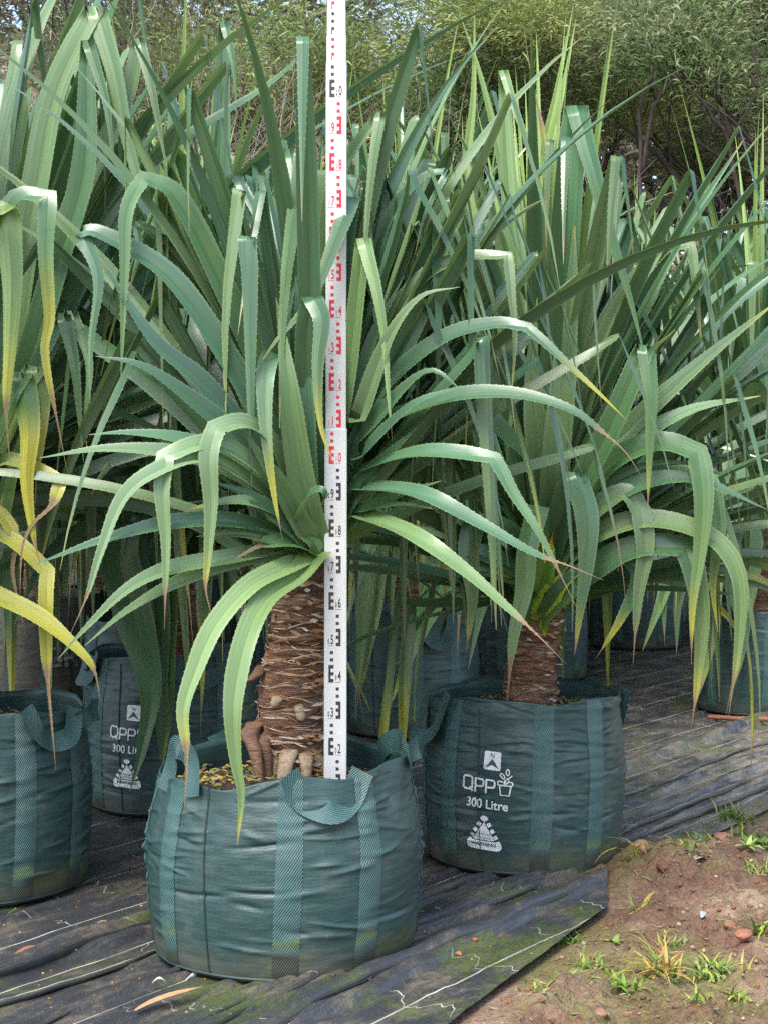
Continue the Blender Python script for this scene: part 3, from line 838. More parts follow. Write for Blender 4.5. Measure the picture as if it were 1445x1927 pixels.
def plant(label, x, y, zs, zc, seed, n=85, tpts=None, trad=None, scale=1.0, lean=(0, 0), rt=.085, unique=False, top=.32, young=True, group='potted pandanus plants in green bags', res=1.0, heroes=None, azskip=None, tr=1.0):
    """zs soil level, zc level of the lowest leaves"""
    root = thing('pandanus_plant', label, 'plant', (x, y, zs), group)
    rg = random.Random(seed)
    hgt = zc - zs
    pts = [(0, 0, -.06), (lean[0] * .35, lean[1] * .35, hgt * .4), (lean[0] * .8, lean[1] * .8, hgt * .8), (lean[0], lean[1], hgt), (lean[0] * 1.1, lean[1] * 1.1, hgt + top)]
    pts = tpts or pts
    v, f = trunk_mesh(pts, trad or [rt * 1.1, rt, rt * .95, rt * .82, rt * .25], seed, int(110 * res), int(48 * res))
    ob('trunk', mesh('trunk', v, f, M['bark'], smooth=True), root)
    for i in range(n):
        f = (i + .5) / n
        kd = leaf_spec(rg, f)
        if kd == 'young' and not young: kd = 'upright'
        h = hgt + top * (1 - f) ** .8 - .03
        lx, ly = lean[0] * (1 + .1 * (1 - f)), lean[1] * (1 + .1 * (1 - f))
        for attempt in range(9):
            az = math.radians(137.5 * i + rg.uniform(-18, 18)) + seed + attempt * .9
            r0 = rt * (.15 + .75 * f)
            base = np.array((lx + r0 * math.cos(az), ly + r0 * math.sin(az), h))
            sc = scale * rg.uniform(.9, 1.1); tl = rg.uniform(-.09, .09)
            g = random_leaf(rg, kd) if unique else rg.choice(pool(kd))
            pidx = None
            Rm = np.array(Matrix.Rotation(az, 3, 'Z') @ Matrix.Rotation(tl, 3, 'Y'))
            Pw = (g[0] * sc) @ Rm.T + base + np.array((x, y, zs))
            if not blocked(Pw): break
        else: continue
        if unique:
            P = (g[0] * sc) @ Rm.T + base; W = g[1] @ Rm.T
            me = leaf_mesh(P, W, g[2] * (.55 + .45 * sc), g[3], g[4], 1.5, g[5], True)
            ob('leaf', me, root)
        else:
            key = id(g[0])
            if key not in MESHES: MESHES[key] = leaf_mesh(g[0], g[1], g[2], g[3], g[4], 1.5, g[5])
            o = ob('leaf', MESHES[key], root, base.tolist(), (0, tl, az), (sc, sc, sc))
    return root
MESHES = {}
# ------------------------------------------------------------------ the bags
STD = [(5, 39, .075, .035), (95, 129, -.06, .03), (-51, -85, -.10, .01), (185, 219, .06, .03)]
front = Bag(-.274, 4.21, .372, .515, 3, 0, .90, rim=lambda a: -.045 * math.exp(-(((a if a < 180 else a - 360) + 72) / 30) ** 2) - .018 * math.exp(-(((a if a < 180 else a - 360) + 22) / 14) ** 2) + .012 * math.exp(-((a - 75) / 30) ** 2), res=1.5)
front.build('wide green planter bag with drooping front handle, holding the white measuring staff', handles=[(5, 39, .052, .022, ), (-38, -62, -.125, -.01), (95, 129, -.055, .0), (80, 100, -.05, .01), (185, 219, .06, .03)])
rightb = Bag(.478, 5.22, .338, .56, 8, 0, .97, rim=lambda a: .02 * math.exp(-((a - 205) / 30) ** 2) - .03 * math.exp(-((a - 175) / 14) ** 2), res=1.35)
rightb.build('green planter bag with white print and warning triangle beside the bare soil', prints=[maker_print], handles=[(95, 129, .10, .03), (-51, -88, .11, .07)], soil_drop=.075)
leftb = Bag(-1.30, 4.86, .358, .565, 13, 33, .95, res=1.2)
leftb.build('green planter bag with mulch and wide strap, next to the black rolled mat fold', handles=[(5, 39, .06, .03), (-51, -85, .06, .03), (40, 66, -.03, .05)])
lback = Bag(-.85, 6.10, .345, .60, 21, 4, .96, res=1.0)
lback.build('dark green printed planter bag half hidden by hanging leaves', prints=[lambda b, r: maker_print(b, r, -21, .285, -.05, .98)], handles=[(5, 39, .06, .03), (-51, -85, .06, .03)])
midb = Bag(.125, 7.85, .355, .62, 31, 0, .98, res=.8)
midb.build('green planter bag with folded handle directly behind the measuring staff', handles=[(5, 39, .13, .03), (95, 129, -.05, .03), (185, 219, -.16, -.02)])
b5 = Bag(.97, 9.9, .345, .60, 41, 10, .98, res=.5); b5.build('dark planter bag behind the printed bag\'s trunk, on the weed mat')
b6 = Bag(1.94, 11.75, .35, .62, 43, 20, .98, res=.5); b6.build('dark planter bag standing farthest along the open strip of weed mat')
b7 = Bag(2.09, 8.52, .345, .58, 47, -8, .98, res=.7); b7.build('green planter bag with the brown stick lying at its foot')

M['ink_faded'] = plain('faded_print', (.22, .22, .2), .7, 30, .5)
def grow_print(b, r):
    Print().add(text_mesh('GR', .004, 1.0, .16)).lay(b, r, 'big_lettering', 31, .22, 0, .004, M['ink_faded'])
b8 = Bag(-2.02, 8.95, .36, .62, 53, 70, .98, res=.6, mat='bag_dusty'); b8.build('brown dusty planter bag with big pale letters, behind the yellow leaves', prints=[grow_print])
EXTRA = [(-1.2, 7.9, .58), (-.42, 9.0, .6), (-1.35, 10.4, .6), (-.55, 11.3, .6), (.2, 12.3, .6), (1.05, 13.3, .6), (2.35, 13.6, .6), (3.0, 10.2, .58), (-2.6, 10.6, .6), (-2.1, 6.9, .6), (1.75, 15.2, .6), (3.35, 15.4, .6), (-1.9, 12.7, .6),
         (2.95, 12.0, .6), (.6, 11.3, .6), (-1.75, 9.6, .6), (1.5, 12.7, .6), (2.6, 15.6, .6), (.45, 14.4, .6), (-.6, 13.4, .6), (3.9, 12.4, .6)]
where = ['left of the long staff, behind the printed bag', 'behind the bag that stands behind the staff', 'in the third row beyond the dusty bag', 'in the third row beyond the staff', 'far back between two rows', 'in the back row near the trees', 'in the back row by the open strip', 'beyond the bag with the brown stick', 'far back past the dusty bag', 'beside the dusty lettered bag', 'at the back edge of the nursery', 'at the far corner of the nursery', 'at the back under the bare twigs',
         'right of the far open strip, behind the bag with the stick', 'between the two dark bags behind the staff', 'just behind the dusty lettered bag', 'left of the farthest bag on the open strip', 'under the forked tree at the back', 'under the yellow-green tea tree at the back', 'under the dark slender tree at the back', 'at the right edge behind the second right-hand bag']
for i, (x, y, h) in enumerate(EXTRA):
    Bag(x, y, .345, h, 60 + i, i * 23, .98, res=.4).build('shaded green planter bag ' + where[i])

# ------------------------------------------------------------------ the plants
# the plant that is being measured
CLEAR_EXTRA[:] = [(180, 602, 420, 1090, 3.98), (660, 1010, 470, 1200, 3.98), (455, 700, 1010, 1500, 4.5)]      # the measured leaves stand in front
p = plant('potted pandanus being measured, bluish leaves and ringed orange-brown trunk', -.262, 4.32, .43, 1.06, 4, n=190, scale=1.0, lean=(.05, 0), rt=.098, tpts=[(.03, 0, -.02), (.025, 0, .05), (.0, 0, .14), (.0, 0, .28), (.02, 0, .42), (.035, 0, .54), (.05, 0, .62), (.055, 0, .78)], trad=[.048, .056, .090, .090, .085, .080, .062, .006], unique=True, top=.26, young=False, res=1.3)
H = [
 # centre, upright
 ([(590, 960, 4.28), (584, 800, 4.16), (578, 650, 4.08), (588, 558, 4.03, 'k'), (606, 600, 3.98), (598, 690, 3.97), (604, 800, 3.97), (628, 872, 3.97)], .050, dict(ty=.78, tb=.97)),
 ([(602, 950, 4.30), (612, 800, 4.30), (622, 640, 4.28), (640, 500, 4.26), (660, 370, 4.24, 'k'), (634, 440, 4.14), (585, 560, 4.10), (520, 640, 4.06), (480, 700, 4.06)], .054, {}),
 ([(606, 940, 4.34), (600, 760, 4.36), (612, 520, 4.36), (632, 350, 4.32), (716, 212, 4.22, 'k'), (702, 300, 4.2), (690, 420, 4.2), (684, 560, 4.2)], .046, dict(tint=(.95, .95, .8))),
 ([(580, 950, 4.30), (548, 800, 4.22), (520, 700, 4.16), (512, 662, 4.10, 'k'), (500, 720, 4.02), (502, 820, 4.0), (516, 930, 4.0), (532, 1015, 4.0)], .044, dict(ty=.72, tb=.93, tint=(1.15, 1.1, 1.3))),
 ([(588, 940, 4.3), (556, 820, 4.22), (535, 700, 4.18), (540, 600, 4.16), (560, 520, 4.18)], .046, {}),
 ([(598, 940, 4.3), (590, 760, 4.24), (560, 560, 4.28), (548, 400, 4.34), (545, 280, 4.38, 'k'), (560, 380, 4.30), (555, 500, 4.26)], .046, {}),
 ([(596, 930, 4.3), (570, 700, 4.3), (500, 460, 4.36), (445, 330, 4.42, 'k'), (490, 420, 4.32), (520, 520, 4.26)], .045, {}),
 # long ones falling to the left
 ([(585, 940, 4.3), (520, 760, 4.22), (430, 560, 4.16), (340, 380, 4.12), (272, 332, 4.10, 'k'), (240, 400, 4.04), (236, 500, 4.02), (232, 620, 4.02), (228, 720, 4.02)], .052, dict(tint=(1.0, 1.0, .85))),
 ([(580, 950, 4.28), (520, 800, 4.24), (440, 640, 4.22), (360, 520, 4.2), (290, 440, 4.18), (255, 418, 4.17, 'k'), (262, 470, 4.15), (240, 560, 4.12)], .050, {}),
 ([(575, 955, 4.26), (500, 800, 4.16), (420, 660, 4.10), (320, 520, 4.08), (190, 440, 4.08), (152, 436, 4.08, 'k'), (185, 520, 4.04), (172, 640, 4.04), (170, 760, 4.04)], .050, dict(tint=(.9, 1, 1.2))),
 ([(570, 960, 4.26), (480, 840, 4.14), (380, 720, 4.06), (290, 640, 4.02), (185, 480, 4.02)], .050, dict(tint=(.85, .95, 1.2))),
 ([(565, 965, 4.24), (470, 850, 4.1), (370, 760, 4.02), (270, 690, 3.98), (180, 670, 3.98)], .050, dict(tint=(1.0, 1.1, 1.3))),
 ([(565, 975, 4.24), (470, 880, 4.08), (350, 830, 4.0), (250, 815, 3.98), (168, 818, 3.98)], .046, dict(tint=(1.15, 1.15, 1.25))),
 ([(560, 985, 4.22), (440, 895, 4.02), (330, 855, 3.94), (200, 845, 3.92), (75, 862, 3.94)], .044, dict(tint=(1.1, 1.15, 1.2))),
 ([(570, 965, 4.24), (520, 850, 4.08), (470, 800, 3.98), (408, 803, 3.92, 'k'), (394, 860, 3.88), (398, 950, 3.88), (392, 1050, 3.88), (388, 1110, 3.88), (402, 1168, 3.88)], .046, dict(ty=.78, tb=.88, tint=(1.3, 1.25, 1.3))),
 ([(560, 975, 4.22), (480, 880, 4.02), (400, 836, 3.92), (312, 858, 3.86, 'k'), (306, 930, 3.84), (313, 1020, 3.84), (312, 1105, 3.84), (310, 1185, 3.84)], .044, dict(tb=.88, tint=(1.25, 1.2, 1.25))),
 ([(560, 985, 4.22), (460, 900, 4.0), (380, 862, 3.9), (290, 890, 3.84), (230, 940, 3.82), (190, 1040, 3.8), (165, 1120, 3.8), (132, 1196, 3.8)], .040, dict(tb=.87, tint=(1.4, 1.35, 1.5))),
 ([(560, 1000, 4.2), (480, 950, 4.0), (420, 945, 3.94), (345, 962, 3.9)], .036, dict(ty=.8, tb=.93, tint=(1.3, 1.3, 1.1))),
 # low ones
 ([(560, 1020, 4.2), (450, 985, 4.0), (330, 985, 3.9), (200, 1015, 3.84), (60, 1065, 3.82)], .042, dict(tint=(1.0, 1.1, 1.05))),
 ([(560, 1030, 4.2), (440, 1050, 3.98), (320, 1072, 3.88), (240, 1110, 3.82), (165, 1180, 3.8), (110, 1240, 3.8)], .040, {}),
 ([(565, 1035, 4.2), (440, 1062, 4.0), (340, 1095, 3.92), (240, 1150, 3.86), (160, 1215, 3.84)], .038, dict(tint=(1.1, 1.1, .9))),
 ([(600, 1045, 4.2), (550, 1022, 4.1), (490, 1028, 4.02), (425, 1064, 3.96)], .044, dict(tb=.62, tint=(1.5, 1.3, .6), wtip=1)),
 ([(590, 1050, 4.2), (540, 1070, 4.06), (470, 1105, 3.94), (405, 1180, 3.86), (365, 1270, 3.82), (345, 1340, 3.80), (352, 1420, 3.79), (347, 1532, 3.79)], .046, dict(ty=.7, tb=.8, tint=(1.6, 1.45, 1.0))),
 ([(598, 1040, 4.18), (560, 1085, 4.06), (500, 1130, 3.94), (462, 1210, 3.84), (440, 1320, 3.79), (443, 1420, 3.78), (455, 1500, 3.78), (447, 1592, 3.78)], .050, dict(tb=.985, tint=(1.35, 1.3, .8))),
 # to the right
 ([(612, 990, 4.24), (690, 975, 4.0), (780, 1010, 3.86), (880, 1080, 3.78), (960, 1150, 3.74), (1010, 1195, 3.72), (1065, 1250, 3.72)], .046, dict(tb=.83, tint=(1.25, 1.3, 1.0))),
 ([(612, 970, 4.24), (690, 920, 4.02), (790, 930, 3.9), (900, 985, 3.82), (1000, 1040, 3.78), (1070, 1065, 3.78), (1135, 1092, 3.78)], .044, dict(tb=.84, tint=(1.3, 1.35, 1.2))),
 ([(612, 960, 4.26), (700, 880, 4.04), (800, 852, 3.94), (930, 862, 3.86, 'k'), (965, 930, 3.84), (1005, 990, 3.82), (1035, 1045, 3.82), (1085, 1145, 3.82)], .044, dict(tb=.87, tint=(1.35, 1.35, 1.25))),
 ([(615, 945, 4.28), (720, 800, 4.12), (840, 750, 4.02), (960, 742, 3.95), (1065, 768, 3.9), (1125, 808, 3.88), (1175, 850, 3.88), (1208, 900, 3.88)], .046, dict(tb=.84, tint=(1.2, 1.25, 1.1))),
 ([(615, 935, 4.3), (720, 730, 4.2), (830, 640, 4.12), (925, 612, 4.06), (990, 615, 4.02, 'k'), (1060, 680, 3.98), (1120, 735, 3.96), (1180, 792, 3.96)], .048, dict(ty=.78, tb=.97, tint=(1.15, 1.15, 1.0))),
 ([(612, 930, 4.32), (690, 680, 4.26), (780, 540, 4.2), (860, 490, 4.16), (955, 480, 4.12, 'k'), (962, 560, 4.1), (968, 640, 4.1), (962, 740, 4.1)], .046, {}),
 ([(612, 930, 4.34), (670, 620, 4.34), (720, 430, 4.32), (790, 340, 4.28), (842, 320, 4.25, 'k'), (800, 400, 4.2), (780, 480, 4.2)], .046, {}),
 ([(608, 930, 4.3), (650, 740, 4.22), (672, 560, 4.18), (684, 448, 4.15, 'k'), (708, 540, 4.1), (724, 640, 4.1), (730, 730, 4.1), (738, 830, 4.1)], .040, dict(tb=.95, tint=(1.3, 1.3, 1.0))),
 ([(612, 960, 4.26), (700, 800, 4.1), (800, 700, 4.06), (870, 735, 4.02)], .046, {}),
 ([(612, 965, 4.26), (690, 850, 4.06), (780, 760, 4.0), (865, 730, 3.98)], .048, dict(tint=(.9, 1, .9))),
 ([(612, 985, 4.24), (700, 960, 4.04), (760, 950, 3.98), (816, 958, 3.96)], .036, dict(tint=(1.5, 1.4, .8))),
 ([(610, 955, 4.26), (680, 780, 4.14), (730, 640, 4.1), (790, 560, 4.08), (865, 540, 4.06)], .048, {}),
 # the fan of blade bases round the heart
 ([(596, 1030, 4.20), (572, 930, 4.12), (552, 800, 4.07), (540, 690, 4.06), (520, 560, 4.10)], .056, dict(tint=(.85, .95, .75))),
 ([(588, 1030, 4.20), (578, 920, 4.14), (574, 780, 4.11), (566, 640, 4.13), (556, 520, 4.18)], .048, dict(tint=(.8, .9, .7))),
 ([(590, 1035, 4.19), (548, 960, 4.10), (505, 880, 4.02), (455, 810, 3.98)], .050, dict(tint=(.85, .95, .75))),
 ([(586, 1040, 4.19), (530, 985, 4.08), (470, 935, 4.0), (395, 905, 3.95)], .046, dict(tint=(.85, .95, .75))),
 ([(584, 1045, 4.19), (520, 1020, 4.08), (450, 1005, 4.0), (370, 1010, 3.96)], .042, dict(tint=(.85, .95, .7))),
 ([(610, 1030, 4.24), (650, 960, 4.25), (720, 870, 4.16), (790, 800, 4.1)], .05, dict(tint=(.9, 1, .8))),
 ([(610, 1035, 4.24), (655, 990, 4.25), (730, 940, 4.16), (830, 905, 4.08)], .044, dict(tint=(1.0, 1, .8))),
 ([(606, 1020, 4.26), (636, 900, 4.27), (668, 780, 4.24), (700, 640, 4.22), (760, 520, 4.2)], .05, dict(tint=(.85, .95, .8))),
 ([(600, 1062, 4.21), (604, 1045, 4.17), (590, 1020, 4.14), (560, 1010, 4.1)], .044, dict(kind='old', tint=(1.6, 1.5, .5))),
 # the curled scrap by the staff
 ([(560, 985, 4.14), (578, 940, 4.02), (592, 926, 3.98), (605, 922, 3.96), (612, 934, 3.97), (606, 950, 4.0), (594, 948, 4.0)], .030, dict(tint=(1.3, 1.2, .8))),
]
hr = random.Random(3)
for c, wd, kw in H:
    if c[0][0] >= 606 and c[1][0] >= 650:                     # leaves on this side leave the crown behind the staff
        f = (668 - c[0][0]) / (c[1][0] - c[0][0])
        c = [(*c[0][:2], 4.30), (668, c[0][1] + f * (c[1][1] - c[0][1]) - 6, 4.25), (*c[1][:2], max(c[1][2], 4.17))] + c[2:] if c[1][0] > 676 else c
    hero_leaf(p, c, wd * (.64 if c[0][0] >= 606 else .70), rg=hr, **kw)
# stub roots and bark scraps
def root_part(name, pts, rad, mat):
    rad = [r_ * .84 for r_ in rad]
    v, f = trunk_mesh([np.array(at(*q)) - np.array(p.location) for q in pts], rad, hr.random() * 9, 48, 16, .8); ob(name, mesh(name, v, f, mat, smooth=True), p)
root_part('prop_root', [(556, 1392, 4.30), (544, 1418, 4.235), (537, 1448, 4.20), (534, 1500, 4.19)], [.030, .031, .024, .022], M['root'])
root_part('prop_root', [(572, 1400, 4.30), (576, 1426, 4.24), (577, 1454, 4.215), (573, 1500, 4.21)], [.026, .026, .018, .017], M['root'])
root_part('prop_root', [(580, 1402, 4.32), (596, 1424, 4.28), (608, 1446, 4.28), (626, 1492, 4.29)], [.024, .023, .019, .013], M['root'])
root_part('prop_root', [(545, 1404, 4.32), (524, 1424, 4.27), (518, 1450, 4.26), (517, 1498, 4.26)], [.022, .020, .014, .013], M['root'])
root_part('prop_root', [(505, 1350, 4.30), (472, 1376, 4.26), (482, 1420, 4.225), (494, 1496, 4.21)], [.028, .032, .022, .011], M['root_old'])
root_part('prop_root', [(520, 1362, 4.30), (500, 1392, 4.25), (504, 1430, 4.245), (508, 1496, 4.25)], [.026, .022, .017, .012], M['root_old'])
for i, (a, b, r, dx, dz) in enumerate(((523, 1312, .017, -.006, -.016), (562, 1332, .015, .006, -.022), (485, 1268, .018, -.016, -.014), (472, 1376, .020, -.010, -.016))):
    c = at(a, b, 4.235 if a > 500 else 4.27) - np.array(p.location)
    pts = [c + np.array((-dx, .035, .02)), c, c + np.array((dx, -.010, dz)), c + np.array((dx * 1.4, -.014, dz * 1.5))]
    v, f = trunk_mesh(pts, [r * 1.2, r, r * .9, r * .45], i * 3.3, 18, 14, 1.3); ob('root_knob', mesh('root_knob', v, f, M['root_old'] if i > 1 else M['root'], smooth=True), p)
def flakes(pl, rt, z0, z1, n, lean, seed):
    mb = MB(); rg = random.Random(seed)
    for k in range(n):
        a = rg.uniform(-1.7, 1.7); z = rg.uniform(z0, z1); f = z / z1
        r = rt * 1.03; c = np.array((lean[0] * f + r * math.sin(a), lean[1] * f - r * math.cos(a), z))
        tg = np.array((math.cos(a), math.sin(a), rg.uniform(-.28, .2))); out = np.array((math.sin(a), -math.cos(a), rg.uniform(-.4, .2)))
        L, Wd = rg.uniform(.008, .026), rg.uniform(.0015, .008); up = np.array((0, 0, 1.0))
        lift = rg.uniform(.002, .012)
        v = [c - tg * L, c - tg * L * .3 + up * Wd + out * lift * .6, c + tg * L + out * lift * 1.4, c + tg * L * .2 - up * Wd + out * lift]
        mb.add(v, [[0, 1, 2], [0, 2, 3]], rg.choice([(.32, .2, .12), (.42, .33, .25), (.2, .1, .05), (.34, .17, .08), (.5, .42, .34), (.1, .05, .03)]))
    tag(ob('bark_scraps', mb.mesh('bark_scraps', M['flake']), pl), kind='stuff')
def fibres(pl, axis_pts, axis_rad, z0, z1, n, seed, shade=1.0):
    """split rings of old leaf bases: thin strips wrapped round the trunk"""
    mb = MB(); rg = random.Random(seed); zs_ = [a[2] for a in axis_pts]
    for k in range(n):
        z = rg.uniform(z0, z1); r = np.interp(z, zs_, axis_rad); cx_ = np.interp(z, zs_, [a[0] for a in axis_pts]); cy_ = np.interp(z, zs_, [a[1] for a in axis_pts])
        a0 = rg.uniform(-2.2, 2.0); sp = rg.uniform(.25, 1.5); m = max(4, int(sp * 9)); tk = rg.uniform(.0012, .0034); tilt = rg.uniform(-.03, .03) * rg.random(); lift = rg.uniform(.0, .012) * rg.random(); ph = rg.uniform(0, 6)
        v = []
        for i in range(m + 1):
            f = i / m; a = a0 + sp * f; zz = z + tilt * f + .0035 * math.sin(a * 5 + ph); e = lift * (abs(2 * f - 1) ** 3)
            rr = r * (1 + .09 * nz(math.sin(a) * 1.3, math.cos(a) * 1.3, z * 6 + 4)) + .0045 + e; h = tk * (1 - abs(2 * f - 1) ** 4 * .9)
            for dr, dz in ((0, h), (.0022, 0), (0, -h)): v.append((cx_ + (rr + dr) * math.sin(a), cy_ - (rr + dr) * math.cos(a), zz + dz))
        mb.add(v, grid_faces(m + 1, 3), np.array(rg.choice([(.42, .22, .10), (.34, .15, .06), (.46, .31, .18), (.25, .105, .045), (.5, .38, .26), (.15, .065, .03), (.40, .2, .12), (.44, .36, .28), (.36, .25, .18)])) * rg.uniform(.6, 1.2) * shade)
    tag(ob('bark_fibres', mb.mesh('bark_fibres', M['flake'], True), pl), kind='stuff')
TP = [(.03, 0, -.02), (.025, 0, .05), (.0, 0, .14), (.0, 0, .28), (.02, 0, .42), (.035, 0, .54), (.05, 0, .63)]
fibres(p, TP, [.048, .056, .090, .090, .085, .080, .072], .03, .50, 220, 5)
flakes(p, .088, .0, .6, 260, (.05, 0), 5)

# the plant in the printed bag
CLEAR_EXTRA[:] = [(905, 1330, 680, 1330, 5.02)]
q = plant('potted pandanus with pale upright spear leaves, rising from the printed bag', .492, 5.26, .50, .90, 9, n=180, scale=1.12, lean=(.05, -.02), rt=.088, unique=True, top=.36, res=1.1)
Hq = [
 ([(1030, 1040, 5.2), (1036, 800, 5.08), (1058, 500, 5.02), (1072, 300, 5.0), (1084, 198, 4.98, 'k'), (1112, 300, 4.93), (1150, 440, 4.92), (1185, 560, 4.92), (1215, 680, 4.92)], .066, dict(tint=(.85, .95, .95))),
 ([(1025, 1030, 5.25), (1000, 700, 5.2), (960, 400, 5.2), (946, 132, 5.2, 'k'), (975, 220, 5.15), (1010, 310, 5.14), (1040, 420, 5.14)], .044, dict(tint=(1.4, 1.4, 1))),
 ([(1030, 1060, 5.16), (1060, 960, 5.0), (1080, 888, 4.92, 'k'), (1104, 960, 4.88), (1104, 1050, 4.87), (1092, 1140, 4.87), (1080, 1235, 4.87)], .056, dict(ty=.8, tb=.95, tint=(1.2, 1.15, 1.0))),
 ([(1020, 1165, 5.14), (1060, 1120, 5.05), (1110, 1080, 5.0), (1190, 1035, 4.95), (1290, 1030, 4.92, 'k'), (1306, 1090, 4.9), (1318, 1180, 4.9), (1310, 1290, 4.9), (1300, 1370, 4.9)], .058, dict(ty=.78, tb=.9, tint=(1.35, 1.3, .7))),
 ([(1010, 1080, 5.14), (1008, 1000, 5.02), (1012, 952, 4.96, 'k'), (992, 1030, 4.92), (985, 1110, 4.92), (965, 1200, 4.91), (952, 1335, 4.91)], .046, dict(tb=.82, tint=(1.3, 1.3, .9))),
 ([(1040, 1060, 5.16), (1120, 900, 5.0), (1225, 838, 4.92), (1312, 850, 4.88, 'k'), (1322, 940, 4.86), (1315, 1040, 4.86), (1302, 1140, 4.86), (1300, 1250, 4.86)], .054, dict(ty=.78, tb=.93, tint=(1.35, 1.3, 1.0))),
 ([(1035, 1050, 5.2), (1110, 860, 5.1), (1190, 700, 5.05), (1270, 620, 5.0)], .056, {}),
 ([(1035, 1050, 5.18), (1130, 930, 5.02), (1220, 880, 4.96), (1310, 870, 4.92)], .054, dict(tint=(1, 1.05, .95))),
 ([(1030, 1040, 5.22), (1080, 800, 5.14), (1150, 600, 5.1), (1240, 480, 5.08), (1300, 460, 5.06, 'k'), (1310, 560, 5.04), (1320, 660, 5.04)], .054, {}),
 ([(1025, 1050, 5.18), (1000, 880, 5.06), (950, 820, 5.0), (905, 770, 4.96, 'k'), (935, 850, 4.94), (958, 910, 4.94), (965, 960, 4.94)], .046, dict(tint=(1.1, 1.2, 1.1))),
 ([(1030, 1050, 5.18), (1010, 850, 5.04), (1000, 700, 5.02), (1010, 560, 5.0)], .056, dict(tint=(.9, .95, .85))),
 ([(1035, 1050, 5.16), (1045, 860, 5.0), (1062, 680, 4.98), (1075, 540, 4.98), (1080, 400, 5.0)], .060, dict(tint=(.9, .95, .85))),
 ([(1040, 1060, 5.14), (1085, 930, 4.98), (1150, 800, 4.9), (1215, 650, 4.88, 'k'), (1225, 740, 4.84), (1222, 840, 4.84), (1218, 960, 4.84)], .052, dict(tb=.95, tint=(1.1, 1.1, .9))),
 ([(1040, 1080, 5.14), (1120, 1010, 5.0), (1220, 980, 4.94), (1330, 1010, 4.9), (1385, 1080, 4.88), (1390, 1190, 4.88), (1370, 1350, 4.88)], .048, dict(ty=.8, tb=.86, tint=(1.2, 1.2, .9))),
 ([(1040, 1070, 5.14), (1150, 940, 4.98), (1290, 900, 4.9), (1445, 960, 4.86)], .046, dict(tint=(1.5, 1.45, 1.2))),
 ([(1040, 1060, 5.16), (1150, 850, 5.02), (1300, 700, 4.96), (1470, 560, 4.94)], .050, dict(tint=(1.2, 1.25, 1.5))),
 ([(1040, 1060, 5.16), (1140, 880, 5.02), (1280, 780, 4.96), (1430, 745, 4.94)], .050, dict(tint=(1.25, 1.3, 1.4))),
 ([(1038, 1040, 5.2), (1120, 760, 5.16), (1260, 480, 5.2), (1400, 260, 5.24)], .046, dict(tint=(1.2, 1.2, .9))),
 # spears
 ([(1022, 950, 5.3), (1010, 600, 5.34), (1000, 400, 5.36), (1045, 180, 5.38), (1078, 10, 5.4)], .034, dict(kind='young')),
 ([(1024, 950, 5.3), (1020, 600, 5.3), (1025, 350, 5.32), (1060, 160, 5.34), (1083, 35, 5.36)], .034, dict(kind='young')),
 ([(1020, 950, 5.32), (1005, 600, 5.32), (1008, 400, 5.32), (1012, 200, 5.34), (1008, 60, 5.36)], .030, dict(kind='young')),
 ([(1020, 950, 5.28), (1030, 650, 5.22), (1040, 430, 5.2), (1022, 260, 5.18), (996, 130, 5.18), (985, 50, 5.18)], .030, dict(ty=.66, tb=.78)),
 ([(1015, 950, 5.3), (960, 650, 5.36), (880, 380, 5.4), (890, 180, 5.42), (892, 10, 5.44)], .036, dict(kind='young')),
 ([(1015, 950, 5.3), (980, 600, 5.36), (950, 350, 5.4), (905, 150, 5.42), (862, 20, 5.44)], .036, dict(kind='young', tint=(.8, .9, 1))),
]
for c, wd, kw in Hq: hero_leaf(q, c, wd * .84, rg=hr, **kw)
fibres(q, [(0, 0, 0), (.017, -.007, .16), (.04, -.016, .32), (.05, -.02, .4)], [.096, .088, .084, .074], .0, .33, 90, 6, .42)
flakes(q, .088, .0, .42, 100, (.05, -.02), 6)

